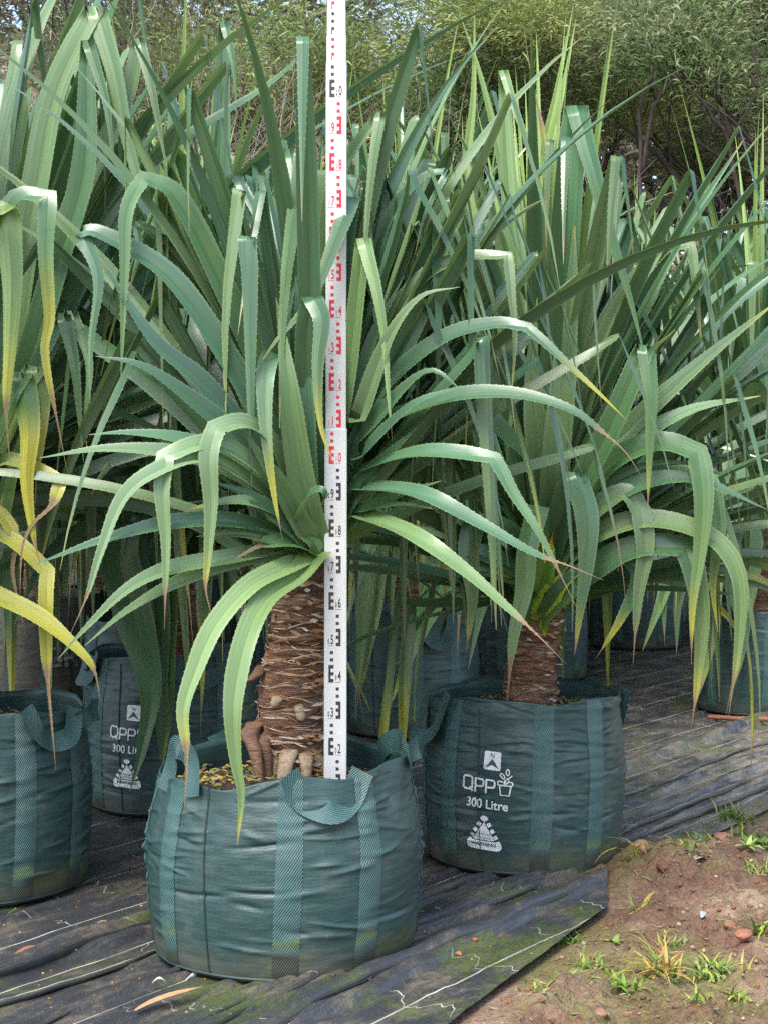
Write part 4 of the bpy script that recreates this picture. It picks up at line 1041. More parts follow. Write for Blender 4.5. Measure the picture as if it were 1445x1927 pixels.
# the big plant at the left edge
CLEAR_EXTRA[:] = [(0, 330, 0, 1400, 4.72)]
l = plant('tallest potted pandanus with yellowing lower leaves, beside the rolled mat fold', -1.36, 4.92, .49, 1.22, 17, n=155, scale=1.32, lean=(.03, 0), rt=.10, unique=True, top=.4, res=.9)
Hl = [
 ([(-20, 950, 4.8), (30, 600, 4.72), (70, 350, 4.7), (105, 180, 4.7), (180, 12, 4.7, 'k'), (215, 130, 4.66), (240, 260, 4.66), (275, 380, 4.66), (340, 560, 4.66)], .064, {}),
 ([(-10, 960, 4.8), (60, 650, 4.74), (130, 420, 4.74), (235, 200, 4.74), (262, 72, 4.74, 'k'), (285, 160, 4.7), (300, 240, 4.7), (318, 335, 4.7)], .062, {}),
 ([(-5, 960, 4.82), (80, 700, 4.8), (180, 480, 4.8), (300, 300, 4.8), (520, 150, 4.8), (610, 45, 4.8)], .052, dict(tint=(1.5, 1.5, 1.1))),
 ([(0, 960, 4.78), (50, 720, 4.68), (110, 500, 4.66), (160, 320, 4.66), (165, 75, 4.66, 'k'), (200, 190, 4.62), (215, 300, 4.62), (235, 330, 4.62)], .062, {}),
 ([(-60, 900, 4.5), (-45, 600, 4.36), (-20, 420, 4.3), (10, 380, 4.28, 'k'), (22, 520, 4.26), (18, 650, 4.26), (12, 760, 4.26), (20, 880, 4.26)], .062, dict(ty=.72, tb=.87, tint=(1.5, 1.5, .7))),
 ([(-40, 900, 4.55), (0, 600, 4.4), (20, 390, 4.36), (92, 368, 4.34, 'k'), (88, 480, 4.32), (95, 600, 4.32), (86, 668, 4.32), (110, 800, 4.32), (128, 890, 4.32)], .050, dict(ty=.62, tb=.86, tint=(1.5, 1.5, .8))),
 ([(-60, 1000, 4.5), (-20, 850, 4.36), (40, 700, 4.3, 'k'), (55, 800, 4.28), (50, 900, 4.28), (62, 1000, 4.28), (80, 1080, 4.28)], .056, dict(kind='old', tint=(1.5, 1.4, .6))),
 ([(-60, 1000, 4.5), (0, 870, 4.36), (115, 905, 4.3, 'k'), (100, 950, 4.28), (60, 990, 4.28), (42, 1040, 4.28), (38, 1130, 4.28)], .040, dict(ty=.3, tb=.62)),
 ([(-80, 1090, 4.45), (0, 1125, 4.3), (80, 1165, 4.26), (150, 1225, 4.24), (178, 1262, 4.24), (190, 1320, 4.24)], .046, dict(ty=.05, tb=.84)),
 ([(-80, 1010, 4.5), (10, 1010, 4.36), (90, 1075, 4.32, 'k'), (88, 1150, 4.3), (90, 1262, 4.3), (98, 1360, 4.3), (106, 1450, 4.3)], .038, dict(ty=.12, tb=.68)),
 ([(-80, 1040, 4.5), (-20, 960, 4.4), (30, 1010, 4.36), (25, 1080, 4.36), (50, 1200, 4.36)], .034, dict(ty=.2, tb=.5)),
 ([(-60, 980, 4.5), (20, 800, 4.4), (70, 690, 4.36, 'k'), (78, 760, 4.34), (72, 860, 4.34), (66, 960, 4.34)], .054, dict(kind='old', tint=(1.5, 1.4, .6))),
 ([(-40, 960, 4.6), (40, 760, 4.5), (120, 590, 4.46, 'k'), (140, 680, 4.42), (150, 780, 4.42), (158, 870, 4.42)], .046, dict(tint=(1.1, 1.15, 1.2))),
 ([(-30, 960, 4.6), (60, 740, 4.5), (135, 585, 4.48, 'k'), (168, 680, 4.44), (160, 790, 4.44), (165, 850, 4.44)], .040, dict(tint=(1.1, 1.15, 1.2))),
]
for c, wd, kw in Hl: hero_leaf(l, c, wd * (.76 if wd > .051 else .66), rg=hr, **kw)

# the others, each in its own bag
CLEAR_EXTRA[:] = []
lb = plant('potted pandanus leaning behind the measured plant, in the half-hidden printed bag', -.84, 6.12, .52, 1.10, 23, n=160, scale=1.2, rt=.085, unique=True, top=.4, res=.8)
Hb = [
 ([(350, 1050, 6.0), (310, 980, 5.8), (255, 960, 5.7), (225, 1040, 5.66), (250, 1150, 5.64), (285, 1300, 5.64), (265, 1420, 5.64), (245, 1490, 5.64)], .085, dict(tint=(.9, 1, .6))),
 ([(350, 1050, 6.0), (320, 1010, 5.8), (280, 1020, 5.72), (292, 1150, 5.68), (300, 1300, 5.68), (305, 1440, 5.68)], .07, dict(tint=(.75, .9, .6), tb=.96)),
 ([(350, 1040, 6.0), (300, 800, 5.8), (275, 600, 5.72, 'k'), (292, 720, 5.68), (310, 850, 5.68), (312, 950, 5.68)], .075, dict(tint=(.8, .9, .8))),
 ([(370, 1000, 6.1), (400, 600, 6.1), (415, 300, 6.1), (422, 40, 6.1, 'k'), (440, 120, 6.05), (446, 220, 6.05)], .062, dict(tint=(.7, .85, .7))),
 ([(352, 1050, 6.0), (330, 1000, 5.8), (300, 1040, 5.72), (285, 1180, 5.69), (288, 1300, 5.69), (276, 1400, 5.69), (258, 1460, 5.69)], .06, dict(tint=(.8, .95, .6))),
 ([(352, 1050, 6.0), (345, 1000, 5.8), (322, 1060, 5.74), (312, 1200, 5.7), (318, 1330, 5.7), (306, 1448, 5.7)], .055, dict(tint=(.7, .85, .55), ty=.85)),
]
for c, wd, kw in Hb: hero_leaf(lb, c, wd, rg=hr, **kw)
Hq2 = [
 ([(1040, 1070, 5.14), (1100, 980, 5.0), (1170, 930, 4.95), (1205, 960, 4.93, 'k'), (1212, 1040, 4.92), (1200, 1120, 4.92), (1190, 1250, 4.92)], .040, dict(tb=.86)),
 ([(1040, 1080, 5.14), (1130, 960, 5.02), (1250, 900, 4.98), (1335, 905, 4.96, 'k'), (1350, 1000, 4.95), (1340, 1100, 4.95), (1350, 1190, 4.95)], .044, dict(ty=.8, tint=(1.3, 1.3, 1.0))),
 ([(1045, 1090, 5.16), (1130, 1040, 5.04), (1200, 1080, 5.0), (1170, 1160, 4.98), (1120, 1240, 4.98)], .034, dict(ty=.7, tb=.9)),
 ([(1010, 1070, 5.16), (950, 1000, 5.04), (890, 985, 5.0, 'k'), (880, 1050, 4.98), (888, 1130, 4.98), (876, 1230, 4.98)], .042, dict(ty=.8, tb=.9, tint=(1.3, 1.3, 1.1))),
 ([(1000, 1100, 5.16), (940, 1060, 5.05), (880, 1040, 5.0), (800, 1050, 4.98)], .046, dict(tint=(.8, .85, .7))),
 ([(1000, 1110, 5.16), (950, 1085, 5.05), (900, 1075, 5.0), (840, 1095, 4.98)], .046, dict(tint=(.75, .8, .6))),
 ([(1012, 1172, 5.17), (1030, 1140, 5.12), (1060, 1100, 5.06), (1100, 1070, 5.0)], .052, dict(kind='old', tint=(2.2, 1.9, .35))),
 ([(1004, 1150, 5.18), (1015, 1100, 5.12), (1030, 1050, 5.08), (1040, 1000, 5.06)], .05, dict(kind='old', tint=(2.0, 1.8, .4))),
 ([(1000, 1168, 5.18), (985, 1130, 5.12), (960, 1095, 5.06), (920, 1070, 5.02)], .044, dict(kind='old', tint=(1.2, 1.2, .5))),
]
for c, wd, kw in Hq2: hero_leaf(q, c, wd, rg=hr, **kw)
mp = plant('potted pandanus directly behind the measuring staff', .13, 7.87, .54, 1.22, 29, n=160, scale=1.38, rt=.09, unique=True, top=.45, res=.7)
Hm = [
 ([(770, 1040, 7.7), (820, 1000, 7.5), (842, 1060, 7.42, 'k'), (815, 1130, 7.4), (775, 1220, 7.4), (735, 1325, 7.4)], .075, dict(ty=.85, tint=(1.3, 1.3, 1.1))),
 ([(765, 1040, 7.7), (800, 990, 7.5), (810, 1040, 7.44, 'k'), (800, 1130, 7.42), (790, 1220, 7.42)], .06, dict(tint=(1.3, 1.3, .9))),
 ([(755, 1040, 7.7), (720, 960, 7.5), (690, 1000, 7.42, 'k'), (686, 1120, 7.4), (680, 1220, 7.4), (668, 1330, 7.4)], .055, dict(tb=.93)),
 ([(755, 1040, 7.7), (735, 980, 7.5), (715, 1020, 7.44, 'k'), (705, 1140, 7.42), (690, 1230, 7.42), (668, 1350, 7.42)], .05, dict(ty=.75, tb=.86)),
 ([(760, 1040, 7.7), (745, 960, 7.52), (740, 1010, 7.46, 'k'), (735, 1100, 7.44), (738, 1180, 7.44)], .05, dict(tint=(.8, .9, .7))),
 ([(765, 1040, 7.7), (870, 960, 7.5), (940, 990, 7.42, 'k'), (930, 1080, 7.4), (905, 1150, 7.4), (880, 1260, 7.4)], .05, dict(tint=(.9, 1, .8))),
]
for c, wd, kw in Hm: hero_leaf(mp, c, wd, rg=hr, **kw)
OTH = [(b5, 1.25, 1.42, 'potted pandanus behind the trunk of the printed bag\'s plant'), (b6, 1.3, 1.35, 'potted pandanus farthest along the open strip of weed mat'), (b7, 1.15, 1.2, 'potted pandanus arching over the brown stick'), (b8, 1.2, 1.3, 'potted pandanus in the dusty lettered bag')]
for i, (b, zc, sc, lab) in enumerate(OTH):
    pl7 = plant(lab, b.x, b.y, b.H - .07, zc, 31 + i * 3, n=145, scale=sc, rt=.088, top=.45, res=.6)
    if b is b7:
        for c, wd, kw in [
         ([(1425, 1010, 8.4), (1390, 960, 8.2), (1372, 1020, 8.14, 'k'), (1385, 1110, 8.12), (1395, 1200, 8.12), (1365, 1345, 8.12)], .062, dict(ty=.75, tb=.85)),
         ([(1425, 1010, 8.4), (1360, 980, 8.2), (1325, 1050, 8.12, 'k'), (1335, 1140, 8.1), (1330, 1230, 8.1), (1308, 1330, 8.1)], .075, dict(ty=.8, tb=.9, tint=(1.2, 1.2, .9))),
         ([(1425, 1010, 8.4), (1340, 1000, 8.2), (1270, 1060, 8.12), (1240, 1140, 8.1), (1208, 1225, 8.1)], .06, dict(tb=.95, tint=(1, 1.1, .8))),
         ([(1425, 1010, 8.4), (1350, 960, 8.2), (1262, 985, 8.12, 'k'), (1250, 1060, 8.1), (1248, 1140, 8.1), (1250, 1215, 8.1)], .05, dict(tb=.92)),
         ([(1425, 1010, 8.4), (1350, 1000, 8.22), (1295, 1060, 8.16, 'k'), (1275, 1130, 8.14), (1272, 1230, 8.14)], .05, {}),
         ([(1425, 1010, 8.4), (1430, 950, 8.2), (1420, 1000, 8.14, 'k'), (1410, 1120, 8.12), (1380, 1250, 8.12)], .05, dict(ty=.7, tb=.9))]: hero_leaf(pl7, c, wd, rg=hr, **kw)
for i, (x, y, h) in enumerate(EXTRA):
    plant('potted pandanus ' + where[i], x, y, h - .06, 1.25 + .1 * (i % 3), 61 + i * 5, n=150, scale=1.6 if i == 9 else 1.22 + .07 * (i % 4), rt=.09, top=.45, res=.5)

# ------------------------------------------------------------------ the measuring staff
SX, SY = at(631, 1200, 4.19)[0], 4.19
Z0 = at(631, 1487, SY)[2] - .1
st = thing('measuring_staff', 'tall white telescopic measuring staff with red and black graduations, standing in the wide bag', 'staff', (SX, SY, Z0))
st.rotation_euler = (math.radians(-.35), math.radians(.12), 0)
def box(x0, x1, y0, y1, z0, z1, bev=.004):
    bm = bmesh.new(); bmesh.ops.create_cube(bm, size=1)
    for v in bm.verts: v.co = ((v.co.x + .5) * (x1 - x0) + x0, (v.co.y + .5) * (y1 - y0) + y0, (v.co.z + .5) * (z1 - z0) + z0)
    if bev: bmesh.ops.bevel(bm, geom=bm.edges[:], offset=bev, segments=2, affect='EDGES', profile=.6)
    return bm
def bm_obj(name, bm, mat, parent, smooth_=False):
    me = bpy.data.meshes.new(name); bm.to_mesh(me); bm.free(); me.materials.append(mat)
    return ob(name, me, parent)
secs = [(-.02, 1.097, .0310), (1.097, 2.095, .0285), (2.095, 2.170, .0268), (2.170, 2.240, .0256), (2.240, 2.31, .0246), (2.31, 2.38, .0236), (2.38, 2.46, .0226)]
for i, (a, b, hw) in enumerate(secs):
    bm_obj('staff_section', box(-hw, hw, -.018 + i * .0015, .018 - i * .0015, a - (.05 if i else 0), b, .004), M['staff'], st)
def face_y(z):
    for i, (a, b, hw) in enumerate(secs):
        if z < b - 1e-6: return -.018 + i * .0015 - .0006
    return -.01
def quads(name, rects, mat):
    v, f = [], []
    for x0, x1, z0, z1 in rects:
        y = face_y((z0 + z1) / 2); k = len(v)
        v += [(x0, y, z0), (x1, y, z0), (x1, y, z1), (x0, y, z1)]; f.append([k, k + 1, k + 2, k + 3])
    return ob(name, mesh(name, np.array(v), f, mat), st)
DIG = {}
def glyph(s, sx, size, x, z, mat, mb):
    if (s, sx) not in DIG: DIG[(s, sx)] = text_mesh(s, .012, sx, 1.0)
    v, f = DIG[(s, sx)]
    mb.add(np.stack([v[:, 0] * size + x, np.full(len(v), face_y(z + .01)), v[:, 1] * size + z], 1), f)
for k in range(1, 21):
    z = k * .1; left = k % 2 == 0
    mat = M['black'] if k < 10 or k == 20 else M['red']
    c0 = .0
    if left: sp, pr, sq = (-.0185, -.0125), (-.0125, -.0045), (-.0145, -.0060)
    else: sp, pr, sq = (.0085, .0145), (.0015, .0085), (.0015, .0100)
    quads('graduation', [(*sp, z, z + .048), (*pr, z, z + .0095), (*pr, z + .0195, z + .0285), (*pr, z + .0385, z + .048), (*sq, z + .0580, z + .0665), (*sq, z + .0780, z + .0865)], mat)
    mb = MB(); x0 = .0035 if left else -.0165
    if k > 1: glyph(str(k // 10), .42, .021, x0 - .002, z + .006, mat, mb)
    glyph(str(k % 10), .5, .037, x0 + .0075, z + .0055, mat, mb)
    y = face_y(z + .01)
    mb.add([(x0 - .0045, y, z + .0002), (x0 + .0115, y, z + .0002), (x0 + .0115, y, z + .0012), (x0 - .0045, y, z + .0012)], [[0, 1, 2, 3]])
    ob('numeral', mb.mesh('numeral', mat), st)
for i, (a, b, hw) in enumerate(secs[2:]):
    m = M['red'] if i % 2 == 0 else M['black']
    quads('graduation', [(-.0135, -.0055, b - .0165, b - .0085), (-.0135, -.0055, b - .0365, b - .0285), (-.0135, -.0055, b - .0565, b - .0485), (-.0135, -.0110, b - .069, b - .0565)], m)

# ------------------------------------------------------------------ things lying about on the ground
def tuft(label, px, py, n, h, cols, spread, seed, name='grass_tuft', cat='grass', wd=.004):
    Yd = FPX * CAM_Z / (py - 900.0); b = at(px, py, Yd); rg = random.Random(seed)
    root = thing(name, label, cat, (b[0], b[1], ground_h(b[0], b[1]) - .004), 'weeds in the bare soil')
    mb = MB()
    for k in range(n):
        a = rg.uniform(0, 6.283); L = h * rg.uniform(.45, 1.1); e = rg.uniform(.5, 1.45); c = np.array((rg.gauss(0, spread), rg.gauss(0, spread), 0)); cc = np.array(rg.choice(cols)) * rg.uniform(.8, 1.2)
        P = [c]; d = e
        for i in range(5):
            P.append(P[-1] + np.array((math.cos(a) * math.cos(d), math.sin(a) * math.cos(d), math.sin(d))) * L / 5); d -= rg.uniform(.12, .42)
        P = np.array(P); W = np.array((-math.sin(a), math.cos(a), 0)); v = []
        for i, q_ in enumerate(P): w_ = wd * (1 - (i / 5) ** 1.5) + .0004; v += [q_ - W * w_, q_ + W * w_]
        mb.add(v, [[2 * i, 2 * i + 1, 2 * i + 3, 2 * i + 2] for i in range(5)], cc)
    tag(ob('blades', mb.mesh('blades', M['grass']), root), kind='stuff'); return root
GY, GO, GG = (.34, .33, .07), (.42, .26, .07), (.12, .22, .04)
tuft('yellow and orange dying grass tussock, tallest weed in the red soil', 1240, 1848, 70, .125, [GY, GO, GO, (.3, .2, .1), GG], .022, 1)
tuft('bright green fresh grass tuft with long blades by the soil\'s edge', 1430, 1770, 22, .14, [(.3, .4, .05), GG], .012, 2)
tuft('pale green feathery weed patch between the tussock and the fresh grass', 1345, 1845, 120, .07, [(.24, .3, .1), GG, GY], .03, 3)
tuft('green grass growing at the torn end of the far mat', 1385, 1545, 90, .12, [GG, (.2, .3, .06), GY], .03, 4)
tuft('low leafy clover patch on the upper soil', 1425, 1610, 90, .07, [(.15, .28, .05), GG], .035, 5, wd=.008)
tuft('sparse yellowish grass next to the printed bag\'s foot', 1195, 1650, 10, .16, [GY, (.4, .38, .08)], .01, 6)
tuft('thin upright grass on the soil heap', 1335, 1610, 10, .13, [GG, GY], .012, 7)
tuft('small mossy grass along the mat\'s outer edge', 1065, 1770, 40, .05, [GG, (.18, .26, .05)], .02, 8)
tuft('flat rosette weed near the pale dead leaf', 1405, 1632, 16, .07, [(.3, .38, .12)], .004, 9, 'weed_rosette', 'weed', .011)
tuft('broad-leaved seedling halfway down the mat\'s edge', 1155, 1780, 7, .055, [(.2, .3, .07)], .004, 10, 'seedling', 'weed', .011)
tuft('tiny seedling at the mossy edge below the mat', 1062, 1845, 6, .045, [(.22, .32, .08)], .004, 11, 'seedling', 'weed', .010)
tuft('young green weed right beside the dying tussock', 1180, 1862, 30, .07, [GG, (.2, .3, .06)], .014, 12, wd=.006)
tuft('green weed at the corner of the soil, low and dense', 1390, 1890, 40, .07, [GG, GY], .02, 13)
tuft('few straggling stems beside the broad-leaved seedling', 1205, 1720, 8, .1, [GG, GY], .01, 14)
for i, (a_, b_, lab) in enumerate(((1300, 1585, 'wiry grass at the soil\'s top edge beside the mat end'), (1400, 1575, 'low green weeds just below the far grass'), (1290, 1650, 'short grass sprig right of the brown clod'), (1260, 1790, 'small grass above the dying tussock'), (1120, 1830, 'creeping green weed below the broad-leaved seedling'), (1435, 1660, 'bent grass at the edge of the clover patch'), (1020, 1880, 'mossy grass at the mat\'s lowest visible edge'), (1320, 1900, 'flattened weeds at the foot of the feathery patch'))):
    tuft(lab, a_, b_, 34, .06 + .015 * (i % 3), [GG, GY, (.2, .28, .07)], .028, 30 + i, wd=.003)
tuft('moss-green tuft on the weed mat between two bags', 262, 1672, 70, .035, [(.05, .17, .015), (.08, .2, .02)], .022, 15, 'moss_cushion', 'moss')
tuft('low moss cushion behind the left bag on the mat', 205, 1650, 60, .016, [(.05, .12, .015), (.08, .15, .02)], .025, 16, 'moss_cushion', 'moss')

mb = MB(); rg = random.Random(8); nst = 0
while nst < 2600:
    x = rg.uniform(.0, 2.3); y = rg.uniform(3.5, 6.6); u, v = uv_of(x, y)
    if v > 2.2 or (v > edge_v(u) - .02 and u < 4.3): continue
    nst += 1; r = .002 + .009 * rg.random() ** 3.0; bm = bmesh.new(); bmesh.ops.create_icosphere(bm, subdivisions=1, radius=r)
    sd_ = rg.random() * 50; vs = np.array([(vv.co * (1 + .45 * nz(vv.co.x / r * 1.3, vv.co.y / r * 1.3, vv.co.z / r * 1.3 + sd_)))[:] for vv in bm.verts]); vs[:, 2] *= .7
    fc = [[i.index for i in f.verts] for f in bm.faces]; bm.free()
    mb.add(vs + (x, y, ground_h(x, y) + r * .25), fc, np.array(rg.choice([(.17, .09, .055), (.22, .14, .09), (.13, .06, .035), (.27, .19, .13), (.2, .08, .045), (.1, .06, .04), (.15, .07, .045), (.19, .11, .07), (.14, .08, .05), (.25, .19, .14)])) * rg.uniform(.8, 1.2))
tag(ob('soil_clods', mb.mesh('soil_clods', M['stone'], True)), 'red-brown soil crumbs and pebbles scattered beside the mat', 'soil', kind='stuff')

mb = MB(); rg = random.Random(18); k = 0
while k < 700:
    u = rg.uniform(2.2, 6.0); v = rg.gauss(2.75, .45)
    if v < 2.06 or v > 4.3: continue
    k += 1; x, y = xy_of(u, v); top = v < 2.52 and u < 4.28
    h = mat_h(u, v, top) + (.012 if top else 0); L = rg.uniform(.0012, .0036); c = np.array((x, y, h + .001))
    a = rg.uniform(0, 6.28); d = np.array((math.cos(a), math.sin(a), 0)) * L; e = np.array((-math.sin(a), math.cos(a), 0)) * L * rg.uniform(.3, .8)
    mb.add([c - d - e, c + d - e, c + d + e, c - d + e, c + (0, 0, L)], [[0, 1, 4], [1, 2, 4], [2, 3, 4], [3, 0, 4]], rg.choice([(.45, .25, .03), (.5, .35, .04), (.3, .14, .04), (.16, .1, .06), (.09, .06, .04)]))
tag(ob('fallen_flecks', mb.mesh('fallen_flecks', M['litter'])), 'tiny orange and brown plant flecks fallen on the black mat', 'debris', kind='stuff')

mb = MB(); rg = random.Random(28); k = 0
while k < 900:
    x = rg.uniform(.1, 2.2); y = rg.uniform(3.5, 6.4); u, v = uv_of(x, y)
    if v > 2.2 or (v > edge_v(u) - .02 and u < 4.3): continue
    k += 1; a = rg.uniform(0, 6.283); L = rg.uniform(.006, .03) * rg.random() + .004; W_ = rg.uniform(.0008, .003); c = np.array((x, y, ground_h(x, y) + .003))
    d = np.array((math.cos(a), math.sin(a), rg.uniform(-.1, .25))) * L; e = np.array((-math.sin(a), math.cos(a), .2)) * W_
    mb.add([c - d - e, c + d - e, c + d + e, c - d + e, c + (0, 0, .002)], [[0, 1, 4], [1, 2, 4], [2, 3, 4], [3, 0, 4]], rg.choice([(.28, .2, .12), (.2, .13, .08), (.36, .3, .2), (.1, .07, .045), (.12, .15, .04), (.16, .2, .05)]))
tag(ob('soil_litter', mb.mesh('soil_litter', M['litter'])), 'bits of straw, twig and dead leaf strewn over the bare soil', 'debris', kind='stuff')

def dead_leaf(label, px, py, L, wd, ang, col, name='dead_leaf', rise=.012):
    Yd = FPX * CAM_Z / (py - 900.0); b = at(px, py, Yd); n = 9; v = []; u0, v0 = uv_of(b[0], b[1])
    h = ground_h(b[0], b[1]) if v0 < edge_v(u0) or u0 > 4.3 and v0 < 2.28 else mat_h(u0, v0, v0 < 2.5 and u0 < 4.25) + .014
    d = np.array((math.cos(ang), math.sin(ang), 0)); e = np.array((-math.sin(ang), math.cos(ang), 0))
    for i in range(n):
        f = i / (n - 1); w_ = wd * math.sin(math.pi * min(1, .08 + f * .95)) + .0008
        for s_ in (-1, 0, 1): v.append(d * L * (f - .5) + e * (w_ * s_ + .05 * L * math.sin(f * 4.2 + px)) + np.array((0, 0, .006 + rise * math.sin(f * 3.1) - .35 * w_ * (s_ == 0))))
    me = mesh(name, np.array(v), grid_faces(n, 3), M['litter'], col=np.tile(col, (len(v), 1)), smooth=True)
    return tag(ob(name, me, None, (b[0], b[1], h)), label, 'leaf')
dead_leaf('pale dead leaf curled on the upper soil', 1318, 1652, .12, .022, .4, (.40, .33, .28))
dead_leaf('reddish dried leaf on the mossy mat by the rolled fold', 55, 1812, .10, .009, .7, (.25, .1, .05))
dead_leaf('long tan dried leaf blade in front of the wide bag', 322, 1906, .22, .012, .95, (.36, .22, .11))
dead_leaf('small beige leaf on the mat beside the wide bag\'s foot', 300, 1874, .035, .008, .1, (.42, .36, .28))
dead_leaf('grey-white scrap lying in the middle of the red soil', 1325, 1735, .045, .010, .9, (.3, .3, .3))
dead_leaf('narrow olive leaf on top of the rolled fold', 195, 1762, .05, .006, .2, (.2, .17, .07))
def rock(label, px, py, r, col):
    Yd = FPX * CAM_Z / (py - 900.0); b = at(px, py, Yd); bm = bmesh.new(); bmesh.ops.create_icosphere(bm, subdivisions=3, radius=r)
    for v in bm.verts: v.co *= 1 + .35 * nz(v.co.x / r, v.co.y / r, v.co.z / r + px) + .1 * nz(v.co.x / r * 4, v.co.y / r * 4, v.co.z / r * 4)
    u0, v0 = uv_of(b[0], b[1]); h = ground_h(b[0], b[1]) if v0 < edge_v(u0) or u0 > 4.3 and v0 < 2.28 else mat_h(u0, v0, v0 < 2.5 and u0 < 4.25) + .012
    me = bpy.data.meshes.new('stone'); bm.to_mesh(me); bm.free(); me.materials.append(M['stone'])
    a = me.attributes.new('Col', 'FLOAT_COLOR', 'POINT'); a.data.foreach_set('color', np.tile((*col, 1), (len(me.vertices), 1)).astype(np.float32).ravel())
    tag(ob('stone', me, None, (b[0], b[1], h + r * .35), (0, 0, px), (1, .85, .62)), label, 'stone')
rock('reddish earth lump sitting on the outer mat strip', 1065, 1694, .020, (.2, .1, .06))
rock('small brick-red stone, uppermost of two on the mat', 893, 1798, .008, (.3, .1, .06))
rock('brick-red stone lying lowest on the outer mat strip', 862, 1820, .010, (.36, .12, .06))
rock('large brown clod at the foot of the soil heap', 1246, 1668, .024, (.13, .065, .04))
rock('pink-brown clod on the soil near the far grass', 1360, 1612, .030, (.26, .13, .09))
rock('mossy brown clod beside the printed bag', 1205, 1648, .034, (.24, .16, .09))
rock('brown clod at the bottom of the bare soil', 1130, 1922, .020, (.2, .12, .075))
rock('brown lump next to the grey-white scrap', 1372, 1758, .020, (.2, .1, .06))
rock('dull red clod under the fresh grass', 1398, 1790, .024, (.22, .1, .06))
pts = [at(*c) for c in ((1332, 1352, 8.15), (1352, 1360, 8.1), (1385, 1366, 8.02), (1420, 1371, 7.98), (1470, 1374, 7.9))]
for i, c in enumerate(pts): c[2] = .02 + .006 * i
v, f = tube(catmull(pts, 5), [.013] * 21, 8); tag(ob('stick', mesh('stick', v, f, M['pipe'], smooth=True)), 'curved reddish-brown stick lying at a bag\'s foot on the mat', 'stick')

# ------------------------------------------------------------------ the trees behind
def branches(rg, p0, d0, L, r, depth, out, ends, spread=.6, up=.12, sides=5):
    n = 5; P = [np.array(p0)]; d = np.array(d0, float)
    for i in range(n):
        d = d + np.array((rg.gauss(0, .13), rg.gauss(0, .13), rg.gauss(0, .08) + up * .3)); d /= np.linalg.norm(d); P.append(P[-1] + d * L / n)
    rr = np.linspace(r, r * .62, n + 1)
    v, f = tube(P, rr, sides if depth > 1 else 3, False); out.add(v, f)
    if depth == 0: ends.append((P[-1], d)); ends.append((P[3], d)); return
    for k in range(rg.choice((2, 3, 3)) if depth > 1 else 3):
        i = rg.choice((3, 4, 5, 5)); a = rg.uniform(0, 6.283)
        nd = d + np.array((math.cos(a), math.sin(a) * .8, rg.uniform(-.15, .5))) * spread * rg.uniform(.7, 1.3); nd /= np.linalg.norm(nd)
        branches(rg, P[i], nd, L * rg.uniform(.6, .82), rr[i] * .68, depth - 1, out, ends, spread, up, sides)

def sprigs(cent, dirs, per, rad, L, wd, cols, rng, flat=.5, droop=.5, rise=.15):
    """thin leafy sprays round each branch end, as one mesh of curved slivers"""
    n = len(cent) * per; c = np.repeat(cent, per, 0); dd = np.repeat(dirs, per, 0)
    off = rng.normal(size=(n, 3)) * rad; off[:, 2] *= flat
    d = off / (np.linalg.norm(off, axis=1)[:, None] + 1e-6) * .8 + dd * .5 + rng.normal(size=(n, 3)) * .35; d[:, 2] += rise; d /= np.linalg.norm(d, axis=1)[:, None]
    Ls = L * rng.uniform(.5, 1.3, n)[:, None]; ref = rng.normal(size=(n, 3)); W = np.cross(d, ref); W /= np.linalg.norm(W, axis=1)[:, None] + 1e-9; W *= wd * rng.uniform(.6, 1.3, n)[:, None]
    b = c + off; m1 = b + d * Ls * .5; e = b + d * Ls; e[:, 2] -= droop * Ls[:, 0] * .4
    V = np.stack([b - W * .5, b + W * .5, m1 - W, m1 + W, e], 1).reshape(-1, 3)
    k = np.arange(n)[:, None] * 5
    cl = 1.25 * np.array(cols)[np.repeat(rng.integers(0, len(cols), len(cent)), per)] * rng.uniform(.7, 1.3, n)[:, None]
    F = np.concatenate([k + [0, 1, 3], k + [0, 3, 2], k + [2, 3, 4]], 1).reshape(-1, 3)
    return V, F, np.repeat(cl, 5, 0)

def tree(label, x, y, h, seed, cols, depth=4, per=70, rad=.3, L=.13, wd=.011, name='tree', cat='tree', lean=(0, 0), forks=2, low=.25, group='trees along the back of the nursery', spread=.6):
    rg = random.Random(seed); rng = np.random.default_rng(seed)
    root = thing(name, label, cat, (x, y, -.01), group); wood = MB(); ends = []
    for k in range(forks):
        a = rg.uniform(0, 6.28); d = np.array((lean[0] + .35 * math.cos(a) + (.3 if k % 2 else -.3), lean[1] + .2 * math.sin(a), 1.0)); d /= np.linalg.norm(d)
        branches(rg, (rg.gauss(0, .08), rg.gauss(0, .08), -.1), d, h * .36, h * .014 + .02, depth, wood, ends, spread)
    ob('trunk', wood.mesh('trunk', M['wood'], True), root)
    cen = np.array([e[0] for e in ends]); dr = np.array([e[1] for e in ends])
    keep = cen[:, 2] > h * low; cen, dr = cen[keep], dr[keep]
    V, F, cl = sprigs(cen, dr, per, rad, L, wd, cols, rng, .42, .7, .05)
    ob('crown', mesh('crown', V, F, M['foliage'], col=cl), root)
    return root

